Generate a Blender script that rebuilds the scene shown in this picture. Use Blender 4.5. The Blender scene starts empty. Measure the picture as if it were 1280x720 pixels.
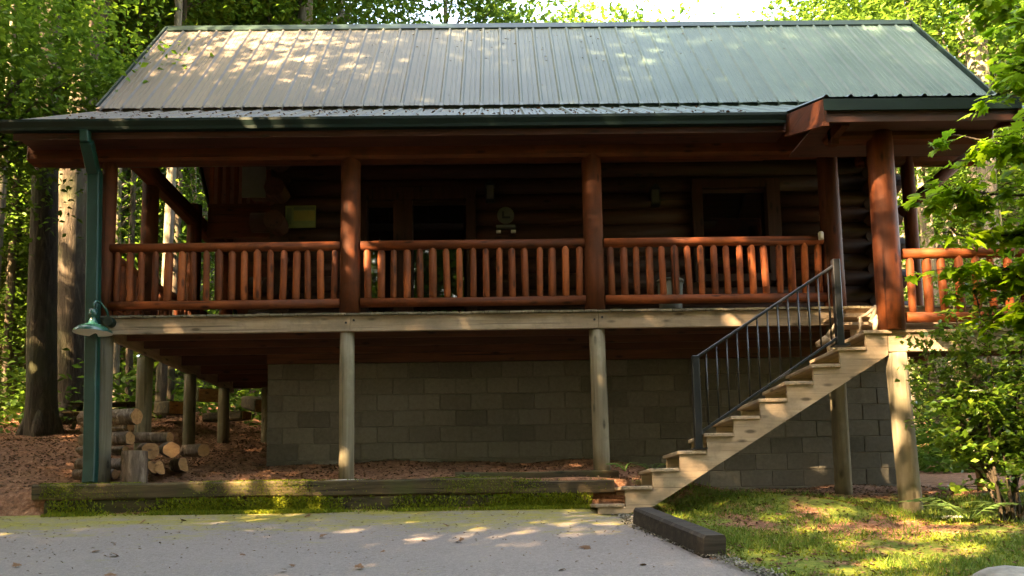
import bpy, math, random
import numpy as np
from mathutils import Vector, Matrix
random.seed(7); RNG = np.random.default_rng(11)
sc = bpy.context.scene
COL = sc.collection
R = math.radians

# ------------------------------------------------------------------ camera, sky, sun, exposure
def set_camera():
    cd = bpy.data.cameras.new('camera'); co = bpy.data.objects.new('camera', cd); COL.objects.link(co)
    y, p, r = R(0.652), R(5.909), R(0.898)
    F = Vector((math.sin(y)*math.cos(p), math.cos(y)*math.cos(p), math.sin(p)))
    X = Vector((math.cos(y), -math.sin(y), 0)); U = X.cross(F)
    X2 = X*math.cos(r) - U*math.sin(r); U2 = U*math.cos(r) + X*math.sin(r)
    m = Matrix.Identity(4)
    for i in range(3): m[i][0] = X2[i]; m[i][1] = U2[i]; m[i][2] = -F[i]
    co.matrix_world = m
    cd.sensor_width = 36; cd.lens = 978.9*36/1280; cd.shift_y = (536-360)/1280
    cd.clip_start = 0.05; cd.clip_end = 1000
    sc.camera = co
set_camera()
SUN = Vector((-1, -1, 1.1)).normalized()
w = bpy.data.worlds.new('World'); sc.world = w; w.use_nodes = True
nt = w.node_tree; sky = nt.nodes.new('ShaderNodeTexSky'); sky.sky_type = 'NISHITA'; sky.sun_disc = False
sky.sun_elevation = math.asin(SUN.z); sky.sun_rotation = R(225); sky.air_density = 1.0; sky.dust_density = 3.0; sky.ozone_density = 1.0
bg = nt.nodes['Background']; bg.inputs['Strength'].default_value = 0.10
nt.links.new(sky.outputs[0], bg.inputs[0])
sl = bpy.data.lights.new('sun', 'SUN'); so = bpy.data.objects.new('sun', sl); COL.objects.link(so)
sl.energy = 4.5; sl.angle = R(0.55); sl.color = (1.0, .80, .58)
so.rotation_euler = (-SUN).to_track_quat('-Z', 'Y').to_euler()
sc.view_settings.view_transform = 'Standard'; sc.view_settings.look = 'None'
sc.view_settings.use_white_balance = True; sc.view_settings.white_balance_temperature = 8900
sc.view_settings.exposure = 4.95; sc.view_settings.gamma = 1
sc.render.engine = 'CYCLES'
sc.cycles.max_bounces = 6; sc.cycles.diffuse_bounces = 4; sc.cycles.glossy_bounces = 3; sc.cycles.transmission_bounces = 4
sc.cycles.use_denoising = True; sc.cycles.caustics_reflective = False; sc.cycles.caustics_refractive = False
sc.cycles.sample_clamp_indirect = 8

# ------------------------------------------------------------------ materials
class NT:
    def __init__(s, name):
        s.m = bpy.data.materials.new(name); s.m.use_nodes = True; s.t = s.m.node_tree
        s.b = s.t.nodes['Principled BSDF']; s.out = s.t.nodes['Material Output']
        s.tc = s.t.nodes.new('ShaderNodeTexCoord')
    def n(s, typ, **kw):
        nd = s.t.nodes.new(typ)
        for k, v in kw.items(): setattr(nd, k, v)
        return nd
    def l(s, a, b): s.t.links.new(a, b)
    def coords(s, scale, rnd=True, kind='Object'):
        mp = s.n('ShaderNodeMapping'); mp.inputs['Scale'].default_value = scale
        if rnd:
            oi = s.n('ShaderNodeObjectInfo'); vm = s.n('ShaderNodeVectorMath', operation='SCALE')
            cb = s.n('ShaderNodeCombineXYZ')
            for i in range(3): s.l(oi.outputs['Random'], cb.inputs[i])
            s.l(cb.outputs[0], vm.inputs[0]); vm.inputs['Scale'].default_value = 37.3
            va = s.n('ShaderNodeVectorMath', operation='ADD'); s.l(s.tc.outputs[kind], va.inputs[0]); s.l(vm.outputs[0], va.inputs[1])
            s.l(va.outputs[0], mp.inputs['Vector'])
        else: s.l(s.tc.outputs[kind], mp.inputs['Vector'])
        return mp.outputs[0]
    def noise(s, vec, scale=1, detail=4, rough=.6, dist=0):
        n = s.n('ShaderNodeTexNoise'); n.inputs['Scale'].default_value = scale; n.inputs['Detail'].default_value = detail
        n.inputs['Roughness'].default_value = rough; n.inputs['Distortion'].default_value = dist
        s.l(vec, n.inputs['Vector']); return n.outputs['Fac']
    def ramp(s, fac, stops):
        r = s.n('ShaderNodeValToRGB'); e = r.color_ramp.elements
        while len(e) < len(stops): e.new(.5)
        for i, (p, c) in enumerate(stops): e[i].position = p; e[i].color = (*c, 1) if len(c) == 3 else c
        s.l(fac, r.inputs[0]); return r.outputs[0]
    def mix(s, fac, a, b, blend='MIX'):
        m = s.n('ShaderNodeMix', data_type='RGBA', blend_type=blend)
        for src, inp in ((fac, m.inputs[0]), (a, m.inputs[6]), (b, m.inputs[7])):
            if hasattr(src, 'is_output'): s.l(src, inp)
            elif isinstance(src, (int, float)): inp.default_value = src
            else: inp.default_value = (*src, 1)
        return m.outputs[2]
    def math(s, op, a, b=0):
        m = s.n('ShaderNodeMath', operation=op)
        for src, inp in ((a, m.inputs[0]), (b, m.inputs[1])):
            if hasattr(src, 'is_output'): s.l(src, inp)
            else: inp.default_value = src
        return m.outputs[0]
    def vary(s, col, lo=.8, hi=1.2, island=False):
        if island:
            g = s.n('ShaderNodeNewGeometry'); r = g.outputs['Random Per Island']
        else:
            r = s.n('ShaderNodeObjectInfo').outputs['Random']
        mr = s.n('ShaderNodeMapRange'); mr.inputs['To Min'].default_value = lo; mr.inputs['To Max'].default_value = hi
        s.l(r, mr.inputs[0])
        h = s.n('ShaderNodeHueSaturation'); s.l(col, h.inputs['Color']); s.l(mr.outputs[0], h.inputs['Value'])
        return h.outputs[0]
    def bump(s, fac, strength=.3, dist=.02):
        b = s.n('ShaderNodeBump'); b.inputs['Strength'].default_value = strength; b.inputs['Distance'].default_value = dist
        s.l(fac, b.inputs['Height']); s.l(b.outputs[0], s.b.inputs['Normal'])
    def col(s, c):
        if hasattr(c, 'is_output'): s.l(c, s.b.inputs['Base Color'])
        else: s.b.inputs['Base Color'].default_value = (*c, 1)
    def set(s, **kw):
        for k, v in kw.items(): s.b.inputs[k.replace('_', ' ')].default_value = v
        return s

def wood(name, dark, mid, light, axis, rough=.6, var=(.75, 1.25), fine=14, bump=.35, spec=.4, knots=True, tint=None, stain=None):
    s = NT(name); sca = [fine]*3; sca[axis] = .9
    v = s.coords(sca); f = s.noise(v, 1, 5, .65, .4)
    c = s.ramp(f, [(.25, dark), (.5, mid), (.75, light)])
    cs = [fine*2.2]*3; cs[axis] = .55
    ck = s.noise(s.coords(cs), 1, 3, .5, .2)
    crack = s.ramp(ck, [(.30, (.85, .85, .85)), (.36, (0, 0, 0))])
    c = s.mix(crack, c, tuple(x*.3 for x in dark))
    big = s.noise(s.coords((1.3, 1.3, 1.3)), 1.0, 3)
    c = s.mix(s.ramp(big, [(.35, (0, 0, 0)), (.7, (.65, .65, .65))]), c, dark)
    if knots:
        sc3 = [9]*3; sc3[axis] = 3.0
        vo = s.n('ShaderNodeTexVoronoi'); vo.inputs['Scale'].default_value = 1.0; s.l(s.coords(sc3), vo.inputs['Vector'])
        k = s.ramp(vo.outputs['Distance'], [(.10, (.85, .85, .85)), (.22, (0, 0, 0))])
        c = s.mix(k, c, tuple(x*.35 for x in dark))
    if tint:
        tn = s.noise(s.coords((2.2, 2.2, 2.2)), 1.0, 4)
        c = s.mix(s.ramp(tn, [(.5, (0, 0, 0)), (.72, (.6, .6, .6))]), c, tint)
    if stain:
        sn = s.noise(s.coords((3.5, 3.5, 3.5)), 1.0, 6, .7)
        c = s.mix(s.ramp(sn, [(.48, (0, 0, 0)), (.66, (.75, .75, .75))]), c, stain)
    s.col(s.vary(c, *var)); s.set(Roughness=rough, Specular_IOR_Level=spec)
    hgt = s.math('SUBTRACT', f, s.math('MULTIPLY', crack, .6)); s.bump(hgt, bump, .012)
    return s.m

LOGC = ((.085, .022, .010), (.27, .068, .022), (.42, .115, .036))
M = {}
for ax, nm in ((0, 'x'), (1, 'y'), (2, 'z')):
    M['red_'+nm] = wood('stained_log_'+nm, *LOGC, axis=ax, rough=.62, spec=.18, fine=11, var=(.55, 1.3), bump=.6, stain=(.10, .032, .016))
    M['post_'+nm] = wood('dark_shaded_log_'+nm, (.045, .013, .006), (.10, .028, .011), (.155, .042, .016), axis=ax, rough=.68, spec=.15, fine=11, bump=.6, stain=(.05, .018, .009))  # darker log stain with the porch shade put into its colour
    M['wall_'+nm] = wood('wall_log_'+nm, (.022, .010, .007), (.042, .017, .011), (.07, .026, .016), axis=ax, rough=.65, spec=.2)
    M['pale_'+nm] = wood('treated_lumber_'+nm, (.22, .16, .11), (.40, .30, .21), (.53, .415, .305), axis=ax, rough=.85, spec=.2, var=(.82, 1.12), fine=18, stain=(.21, .165, .12))
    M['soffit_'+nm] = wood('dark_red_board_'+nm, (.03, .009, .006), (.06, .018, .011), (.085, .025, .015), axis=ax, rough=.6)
    M['joist_'+nm] = wood('joist_lumber_'+nm, (.045, .018, .010), (.10, .036, .018), (.15, .055, .026), axis=ax, rough=.7)
    M['grey_'+nm] = wood('weathered_post_'+nm, (.09, .075, .052), (.19, .16, .112), (.29, .25, .185), axis=ax, rough=.9, spec=.15, fine=16, bump=.8, tint=(.16, .16, .10), stain=(.13, .115, .08))
    M['timber_'+nm] = wood('old_timber_'+nm, (.016, .012, .007), (.06, .042, .02), (.18, .125, .058), axis=ax, rough=.9, bump=.9, tint=(.045, .06, .008))
M['curb'] = wood('dark_tarred_timber', (.012, .009, .007), (.032, .024, .018), (.09, .068, .05), axis=1, rough=.9, bump=.7, knots=False)
def bark(name, a, b, c, moss=None):
    s = NT(name); v = s.coords((9, 9, 1.6)); f = s.noise(v, 1.3, 6, .7, 1.2)
    k = s.ramp(f, [(.3, a), (.52, b), (.72, c)])
    if moss:
        k = s.mix(s.ramp(s.noise(s.coords((1.5, 1.5, .8)), 1, 3), [(.5, (0, 0, 0)), (.68, (.7, .7, .7))]), k, moss)
    s.col(s.vary(k, .8, 1.2)); s.set(Roughness=.95, Specular_IOR_Level=.2); s.bump(f, 1.0, .04); return s.m
M['bark'] = bark('oak_bark', (.018, .014, .010), (.06, .045, .031), (.13, .10, .072), (.05, .055, .025))
M['bark_pale'] = bark('pale_bark', (.06, .05, .038), (.13, .108, .082), (.24, .205, .16), (.07, .085, .04))
M['bark_fire'] = bark('firewood_bark', (.05, .034, .024), (.17, .12, .088), (.38, .29, .22))
def simple(name, col, rough=.5, metal=0., spec=.5, var=None, nscale=None, amt=.35, bump=0):
    s = NT(name); s.set(Roughness=rough, Metallic=metal, Specular_IOR_Level=spec)
    if nscale:
        f = s.noise(s.coords((nscale,)*3), 1, 5, .65)
        c = s.ramp(f, [(.25, tuple(x*(1-amt) for x in col)), (.75, tuple(min(1, x*(1+amt)) for x in col))])
        if var: c = s.vary(c, *var)
        s.col(c)
        if bump: s.bump(f, bump, .01)
    else: s.col(col)
    return s.m
M['cut'] = wood('cut_wood_end', (.16, .075, .03), (.30, .155, .065), (.42, .24, .11), axis=0, rough=.85, fine=25)
M['green_metal'] = simple('shaded_green_metal', (.004, .014, .011), .5, 0, .22, None, 4, .3)  # same green as the downspout, with eave shade put into the colour
M['spout'] = simple('teal_green_metal', (.005, .038, .031), .45, 0, .3, None, 4, .3)
M['lamp_green'] = simple('green_enamel', (.012, .065, .055), .22, 0, .6, None, 6, .25)
M['lamp_white'] = simple('lamp_inner_white', (.75, .74, .7), .5)
M['iron'] = simple('black_iron', (.012, .013, .016), .38, .2, .5, None, 8, .3)
M['glass'] = simple('dark_window_glass', (.004, .005, .006), .03, 0, 1.0)
M['glass'].node_tree.nodes['Principled BSDF'].inputs['IOR'].default_value = 1.9
M['trim'] = M['wall_z']
M['white'] = simple('pale_plastic', (.6, .6, .57), .6)
M['grey_panel'] = simple('grey_green_board', (.085, .09, .075), .6, 0, .4, None, 5, .15)
M['sign_yellow'] = simple('yellow_notice', (.20, .18, .05), .6, 0, .4, None, 9, .15)
M['sign_green'] = simple('green_notice', (.13, .17, .07), .6, 0, .4, None, 9, .15)
M['sign_dark'] = simple('dark_notice_print', (.08, .11, .06), .6)
M['mortar'] = simple('mortar_joint', (.13, .12, .10), .95, 0, .2, None, 9, .2)
M['stone'] = simple('grey_stone', (.22, .20, .17), .9, 0, .3, (.8, 1.2), 7, .5, .8)
M['stone_white'] = simple('pale_flat_stone', (.5, .47, .4), .9, 0, .3, None, 9, .3, .5)
M['drift'] = wood('driftwood', (.22, .17, .12), (.42, .34, .25), (.58, .49, .37), axis=2, rough=.85, fine=20)
def block_mat():
    s = NT('concrete_block'); f = s.noise(s.coords((22, 22, 22)), 1, 6, .7)
    c = s.ramp(f, [(.25, (.098, .090, .074)), (.7, (.16, .148, .124))])
    g = s.noise(s.coords((.9, .9, .9), False), 1, 3)
    c = s.mix(s.ramp(g, [(.4, (0, 0, 0)), (.7, (.5, .5, .5))]), c, (.125, .108, .085))
    s.col(s.vary(c, .68, 1.1)); s.set(Roughness=.95, Specular_IOR_Level=.2); s.bump(f, .4, .01); return s.m
M['block'] = block_mat()
def roof_mat():
    s = NT('painted_roof_metal'); v = s.coords((.55, .55, .55), False, 'Generated')
    geo = s.n('ShaderNodeNewGeometry'); mp = s.n('ShaderNodeMapping'); s.l(geo.outputs['Position'], mp.inputs['Vector'])
    f = s.noise(mp.outputs[0], 1.1, 5, .65); f2 = s.noise(mp.outputs[0], 16, 4, .7)
    c = s.ramp(f, [(.3, (.024, .047, .038)), (.7, (.044, .070, .058))])
    sep = s.n('ShaderNodeSeparateXYZ'); s.l(geo.outputs['Position'], sep.inputs[0])
    mr = s.n('ShaderNodeMapRange'); mr.inputs['From Min'].default_value = 2.5; mr.inputs['From Max'].default_value = -4.5; s.l(sep.outputs[0], mr.inputs[0])
    d = s.math('MULTIPLY', mr.outputs[0], .85)
    c = s.mix(d, c, (.10, .074, .058))
    spk = s.ramp(f2, [(.60, (0, 0, 0)), (.70, (.6, .6, .6))])
    c = s.mix(s.math('MULTIPLY', spk, d), c, (.10, .07, .05))
    s.col(s.vary(c, .93, 1.07)); s.set(Roughness=.5, Specular_IOR_Level=.22, Metallic=0); s.bump(f2, .06, .01); return s.m
M['roof'] = roof_mat()
def leaf_mat(name, dark, mid, light, rough=.55, trans=.45, spec=.15):
    s = NT(name); g = s.n('ShaderNodeNewGeometry')
    c = s.ramp(g.outputs['Random Per Island'], [(0, dark), (.5, mid), (1, light)])
    c = s.vary(c, .85, 1.15)
    s.col(c); s.set(Roughness=rough, Specular_IOR_Level=spec)
    tr = s.n('ShaderNodeBsdfTranslucent')
    h = s.n('ShaderNodeHueSaturation'); h.inputs['Value'].default_value = 1.15; h.inputs['Hue'].default_value = .497; s.l(c, h.inputs['Color']); s.l(h.outputs[0], tr.inputs[0])
    mx = s.n('ShaderNodeMixShader'); mx.inputs[0].default_value = trans
    s.l(s.b.outputs[0], mx.inputs[1]); s.l(tr.outputs[0], mx.inputs[2]); s.l(mx.outputs[0], s.out.inputs[0]); return s.m
M['leaf'] = leaf_mat('tree_leaf', (.045, .10, .012), (.07, .14, .015), (.11, .185, .018))
M['leaf_back'] = leaf_mat('woods_leaf', (.042, .092, .014), (.06, .122, .016), (.09, .155, .018))
M['leaf_maple'] = leaf_mat('maple_leaf', (.10, .23, .014), (.17, .31, .018), (.25, .38, .025), .5, .58)
M['leaf_shrub'] = leaf_mat('shrub_leaf', (.045, .11, .012), (.085, .17, .018), (.16, .23, .03), .32, .45, .45)
M['leaf_fern'] = leaf_mat('weed_leaf', (.07, .13, .04), (.10, .18, .05), (.15, .22, .06), .5, .4)
M['grass'] = leaf_mat('grass_blade', (.065, .12, .02), (.105, .17, .026), (.19, .22, .05), .6, .35)
M['moss'] = leaf_mat('moss', (.07, .105, .009), (.125, .155, .012), (.19, .20, .018), .8, .2)
M['litter'] = leaf_mat('dead_leaf', (.045, .024, .013), (.135, .068, .036), (.27, .165, .10), .8, .15)
def ground_mat():
    s = NT('forest_floor'); v = s.coords((1, 1, 1), False)
    f = s.noise(v, 16, 6, .72); f2 = s.noise(v, 2.2, 4, .6); f3 = s.noise(v, 55, 3, .7)
    dirt = s.ramp(f, [(.3, (.07, .034, .020)), (.5, (.21, .098, .056)), (.68, (.36, .19, .12))])
    dirt = s.mix(s.ramp(f3, [(.55, (0, 0, 0)), (.7, (.6, .6, .6))]), dirt, (.26, .17, .12))
    mossc = s.ramp(f, [(.3, (.06, .08, .014)), (.5, (.115, .145, .024)), (.7, (.19, .20, .042))])
    at = s.n('ShaderNodeAttribute', attribute_name='cover')
    k = s.math('ADD', at.outputs['Fac'], s.math('MULTIPLY', s.math('SUBTRACT', f2, .5), 1.6))
    k = s.ramp(k, [(.42, (0, 0, 0)), (.6, (1, 1, 1))])
    s.col(s.mix(k, dirt, mossc)); s.set(Roughness=.95, Specular_IOR_Level=.15); s.bump(f, .8, .05); return s.m
M['ground'] = ground_mat()
def asphalt_mat():
    s = NT('worn_asphalt'); v = s.coords((1, 1, 1), False)
    f = s.noise(v, 90, 3, .75); f2 = s.noise(v, 1.1, 5, .6); f3 = s.noise(v, 7, 5, .65)
    c = s.ramp(f, [(.3, (.11, .094, .086)), (.5, (.18, .153, .14)), (.7, (.26, .222, .20))])
    f4 = s.noise(v, 30, 5, .8)
    c = s.mix(s.ramp(f4, [(.52, (0, 0, 0)), (.68, (.75, .75, .75))]), c, (.085, .072, .066))
    c = s.mix(s.ramp(f4, [(.33, (.7, .7, .7)), (.45, (0, 0, 0))]), c, (.30, .26, .24))
    c = s.mix(s.ramp(f2, [(.35, (0, 0, 0)), (.7, (.45, .45, .45))]), c, (.22, .185, .165))
    c = s.mix(s.ramp(f3, [(.55, (0, 0, 0)), (.75, (.4, .4, .4))]), c, (.13, .113, .105))
    sep = s.n('ShaderNodeSeparateXYZ'); s.l(s.tc.outputs['Object'], sep.inputs[0])
    mr = s.n('ShaderNodeMapRange'); mr.inputs['From Min'].default_value = 6.6; mr.inputs['From Max'].default_value = 8.5; s.l(sep.outputs[1], mr.inputs[0])
    mm = s.noise(s.coords((.8, 2.2, 1), False), 1.3, 7, .72)
    k = s.math('ADD', s.math('MULTIPLY', mr.outputs[0], .52), s.math('MULTIPLY', s.math('SUBTRACT', s.math('ADD', s.math('MULTIPLY', mm, .55), s.math('MULTIPLY', s.noise(s.coords((1.6, 3.4, 1), False), 6, 6, .75), .45)), .5), 2.3))
    k = s.ramp(k, [(.20, (0, 0, 0)), (.50, (.9, .9, .9))])
    mc = s.ramp(s.noise(v, 30, 4, .7), [(.3, (.12, .115, .018)), (.7, (.30, .26, .035))])
    c = s.mix(k, c, mc)
    s.col(c); s.set(Roughness=.9, Specular_IOR_Level=.3); s.bump(f, .5, .008); return s.m
M['asphalt'] = asphalt_mat()

# ------------------------------------------------------------------ mesh helpers
class MB:
    def __init__(s): s.v = []; s.f = []; s.sm = []
    def poly(s, pts, faces, smooth=False):
        o = len(s.v); s.v += [tuple(p) for p in pts]
        for f in faces: s.f.append(tuple(o+i for i in f)); s.sm.append(smooth)
    def obox(s, c, ax, h, ch=0):
        # oriented box: centre, three unit axes, half sizes, chamfer
        c = Vector(c); ax = [Vector(a) for a in ax]
        P = lambda x, y, z: c + ax[0]*x + ax[1]*y + ax[2]*z
        if ch <= 0:
            pts = [P(x*h[0], y*h[1], z*h[2]) for x in (-1, 1) for y in (-1, 1) for z in (-1, 1)]
            s.poly(pts, [(0, 1, 3, 2), (4, 6, 7, 5), (0, 4, 5, 1), (2, 3, 7, 6), (0, 2, 6, 4), (1, 5, 7, 3)]); return
        idx = {}; pts = []
        for sx in (-1, 1):
            for sy in (-1, 1):
                for sz in (-1, 1):
                    S = (sx, sy, sz)
                    for a in range(3):
                        q = [S[k]*(h[k] - (0 if k == a else ch)) for k in range(3)]
                        idx[(S, a)] = len(pts); pts.append(P(*q))
        fs = []
        for a in range(3):
            b, d = (a+1) % 3, (a+2) % 3
            for sa in (-1, 1):
                q = []
                for sb, sd in ((-1, -1), (1, -1), (1, 1), (-1, 1)):
                    S = [0]*3; S[a] = sa; S[b] = sb; S[d] = sd; q.append(idx[(tuple(S), a)])
                fs.append(tuple(q if sa > 0 else q[::-1]))
            for sb in (-1, 1):
                for sd in (-1, 1):
                    S0 = [0]*3; S0[a] = -1; S0[b] = sb; S0[d] = sd; S1 = S0[:]; S1[a] = 1
                    q = (idx[(tuple(S0), b)], idx[(tuple(S1), b)], idx[(tuple(S1), d)], idx[(tuple(S0), d)])
                    fs.append(q if sb*sd < 0 else q[::-1])
        for S in [(x, y, z) for x in (-1, 1) for y in (-1, 1) for z in (-1, 1)]:
            q = (idx[(S, 0)], idx[(S, 1)], idx[(S, 2)]); fs.append(q if S[0]*S[1]*S[2] > 0 else q[::-1])
        s.poly(pts, fs)
    def box(s, x0, x1, y0, y1, z0, z1, ch=0):
        s.obox(((x0+x1)/2, (y0+y1)/2, (z0+z1)/2), ((1, 0, 0), (0, 1, 0), (0, 0, 1)), ((x1-x0)/2, (y1-y0)/2, (z1-z0)/2), ch); return s
    def beam(s, p0, p1, w, h, ch=0, up=(0, 0, 1)):
        p0 = Vector(p0); p1 = Vector(p1); d = (p1-p0); L = d.length; d.normalize(); u = Vector(up)
        sd = d.cross(u).normalized(); u2 = sd.cross(d).normalized()
        s.obox((p0+p1)/2, (d, sd, u2), (L/2, w/2, h/2), ch); return s
    def tube(s, pts, rad, n=10, cap=True, jit=0, smooth=True, seed=0):
        rnd = random.Random(seed); pts = [Vector(p) for p in pts]; k = len(pts)
        rad = [rad]*k if isinstance(rad, (int, float)) else rad
        d0 = (pts[1]-pts[0]).normalized(); ref = Vector((0, 0, 1)) if abs(d0.z) < .9 else Vector((1, 0, 0))
        a = d0.cross(ref).normalized(); V = []
        ph = [1+jit*rnd.uniform(-1, 1) for _ in range(n)]
        for i in range(k):
            d = (pts[min(i+1, k-1)]-pts[max(i-1, 0)]).normalized()
            a = (a - d*a.dot(d)).normalized(); b = d.cross(a)
            for j in range(n):
                t = 2*math.pi*j/n; r = rad[i]*ph[j]*(1+jit*.5*rnd.uniform(-1, 1))
                V.append(pts[i] + a*(math.cos(t)*r) + b*(math.sin(t)*r))
        F = []
        for i in range(k-1):
            for j in range(n):
                F.append((i*n+j, i*n+(j+1) % n, (i+1)*n+(j+1) % n, (i+1)*n+j))
        s.poly(V, F, smooth)
        if cap:
            o = len(s.v)-len(V)
            s.f.append(tuple(o+j for j in range(n))[::-1]); s.sm.append(False)
            s.f.append(tuple(o+(k-1)*n+j for j in range(n))); s.sm.append(False)
        return s
    def prism(s, prof, a, b, axis=1):
        # extrude a 2D outline (x,z) from y=a to y=b  (axis=1) or (y,z) along x (axis=0)
        n = len(prof); mk = (lambda p, t: (p[0], t, p[1])) if axis == 1 else (lambda p, t: (t, p[0], p[1]))
        V = [mk(p, a) for p in prof] + [mk(p, b) for p in prof]
        F = [tuple(range(n)), tuple(range(2*n-1, n-1, -1))] + [(i, i+n, (i+1) % n+n, (i+1) % n) for i in range(n)]
        s.poly(V, F); return s
    def mesh(s, name):
        me = bpy.data.meshes.new(name); me.from_pydata(s.v, [], s.f); me.polygons.foreach_set('use_smooth', s.sm); me.update(); return me

def link(name, me, mat, parent=None, loc=None, rot=None, kind=None, label=None):
    if isinstance(me, MB): me = me.mesh(name)
    mats = mat if isinstance(mat, (list, tuple)) else [mat]
    if not me.materials:
        for m in mats: me.materials.append(m)
    o = bpy.data.objects.new(name, me); COL.objects.link(o)
    if loc is not None: o.location = loc
    if rot is not None: o.rotation_euler = rot
    if parent is not None:
        o.parent = parent
        o.matrix_parent_inverse = Matrix.Translation(-Vector(ROOT.get(parent.name, (0, 0, 0))))
    if kind: o['kind'] = kind
    if label: o['label'] = label
    return o
ROOT = {}
def thing(name, label, cat, group=None, loc=(0, 0, 0)):
    o = bpy.data.objects.new(name, None); COL.objects.link(o); o.location = loc; o.empty_display_size = .2
    ROOT[o.name] = tuple(loc); o['label'] = label; o['category'] = cat
    if group: o['group'] = group
    return o
def tag(o, label, cat, group=None):
    o['label'] = label; o['category'] = cat
    if group: o['group'] = group
    return o
def copy_tree(o, loc, rz=0, label=None, scale=1):
    c = o.copy(); COL.objects.link(c); c.location = loc; c.rotation_euler = (0, 0, rz); c.scale = (scale,)*3
    if label: c['label'] = label
    for ch in o.children:
        d = ch.copy(); COL.objects.link(d); d.parent = c
    return c

# ------------------------------------------------------------------ terrain
def plane_z(Y): return .02 - .161*(8.5-Y)
def sstep(a, b, x):
    t = np.clip((x-a)/(b-a), 0, 1); return t*t*(3-2*t)
GL = ([-60, -9, 8.3, 8.9, 10.3, 11.6, 13, 14.5, 20, 40, 130], [-2.8, -2.7, 0.0, .36, .76, 1.12, 1.37, 1.72, 2.9, 8, 26])
GC = ([-60, -9, 8.54, 8.64, 9.0, 10.3, 12, 14.5, 20, 40, 130], [-2.8, -2.78, .0, .325, .37, .64, 1.0, 1.5, 2.6, 6.5, 24])
GR = ([-60, -9, 7.9, 8.9, 10.3, 10.8, 14, 20, 40, 130], [-2.8, -2.72, -.10, .12, .23, .30, .55, 1.1, 4.5, 20])
def ground_z(X, Y):
    X = np.asarray(X, float); Y = np.asarray(Y, float)
    l = np.interp(Y, *GL); c = np.interp(Y, *GC); r = np.interp(Y, *GR)
    w1 = sstep(-5.7, -5.0, X); w2 = sstep(1.2, 3.0, X)
    # under the cabin the bank stays high on the left
    z = l*(1-w1) + c*w1; z = z*(1-w2) + r*w2
    bump = .03*np.sin(X*2.1+1.3)*np.sin(Y*1.7) + .02*np.sin(X*5.3)*np.sin(Y*4.1+.7)
    nat = np.clip(np.minimum(1, 1), 0, 1)
    mound = .13*np.exp(-(((X-2.6)/.7)**2 + ((Y-8.35)/.3)**2)) + .10*np.exp(-(((X-3.25)/.4)**2 + ((Y-8.0)/.25)**2))
    dr = drive_mask(X, Y)
    return np.where(dr > 0, np.minimum(z, plane_z(Y)-.05), z + bump*.7 + mound)
def drive_right(Y):
    Y = np.asarray(Y, float)
    return np.interp(Y, [-40, -2, 3, 5.5, 6.4, 7.4, 8.6], [5, 4.2, 2.7, 1.80, 1.50, 1.25, 1.2])
def drive_left(Y): return np.interp(Y, [-40, 0, 3.5, 5.0], [-4.0, -4.0, -4.6, -9.6])
def drive_mask(X, Y):
    return ((Y < 8.52) & (X < drive_right(Y)-.05) & (X > drive_left(Y)+.05)).astype(float)
def build_ground():
    xs = np.unique(np.concatenate([np.linspace(-140, -14, 22), np.arange(-14, -6, .4), np.arange(-6, 6.2, .11), np.arange(6.2, 14, .4), np.linspace(14, 140, 22)]))
    ys = np.unique(np.concatenate([np.linspace(-60, -8, 12), np.arange(-8, 4.5, .5), np.arange(4.5, 11, .11), np.arange(11, 20, .4), np.linspace(20, 130, 24)]))
    X, Y = np.meshgrid(xs, ys); Z = ground_z(X, Y)
    v = np.stack([X, Y, Z], -1).reshape(-1, 3); nx = len(xs); f = []
    for j in range(len(ys)-1):
        for i in range(nx-1): f.append((j*nx+i, j*nx+i+1, (j+1)*nx+i+1, (j+1)*nx+i))
    me = bpy.data.meshes.new('ground'); me.from_pydata(v.tolist(), [], f); me.polygons.foreach_set('use_smooth', [True]*len(f))
    cov = sstep(1.0, 1.7, X)*(1-sstep(8.6, 9.3, Y))*.64 + .16*(X < -5.2)*(Y > 9)
    cov = cov - .35*np.exp(-(((X-3.4)/.9)**2 + ((Y-7.2)/.45)**2))
    a = me.attributes.new('cover', 'FLOAT', 'POINT'); a.data.foreach_set('value', cov.reshape(-1).astype(np.float32))
    return link('ground', me, M['ground'], kind='structure')
build_ground()
def build_driveway():
    ys = np.concatenate([np.linspace(-40, 3, 14), np.arange(3.3, 8.51, .13), [8.52]]); rows = []; n = 26
    rr = random.Random(3); v = []
    for y in ys:
        r = float(drive_right(y)) + (rr.uniform(-.05, .05) if y > 3 else 0)
        for i in range(n):
            lx = float(drive_left(y)); x = lx + (r-lx)*i/(n-1); v.append((x, y, plane_z(y) + .012*math.sin(x*1.3)*math.sin(y*1.1) - (.02 if i == n-1 else 0)))
    f = [(j*n+i, j*n+i+1, (j+1)*n+i+1, (j+1)*n+i) for j in range(len(ys)-1) for i in range(n-1)]
    me = bpy.data.meshes.new('driveway'); me.from_pydata(v, [], f); me.polygons.foreach_set('use_smooth', [True]*len(f))
    link('driveway', me, M['asphalt'], kind='structure')
build_driveway()
def gz(x, y): return float(ground_z(np.array([x]), np.array([y]))[0])

# ------------------------------------------------------------------ the cabin
PX = [-4.62, -1.77, 1.10, 3.93]; YF = 8.96; DK = 2.285; WY = 10.3; WL, WR = -3.12, 5.25; WB = 16.3
cabin = thing('log_cabin', 'dark red log cabin on tall posts with green metal roof and railed porch', 'cabin', loc=(0, 10.3, .6))
def part(name, mb, mat, parent=cabin, **k): return link(name, mb, mat, parent, **k)
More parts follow.
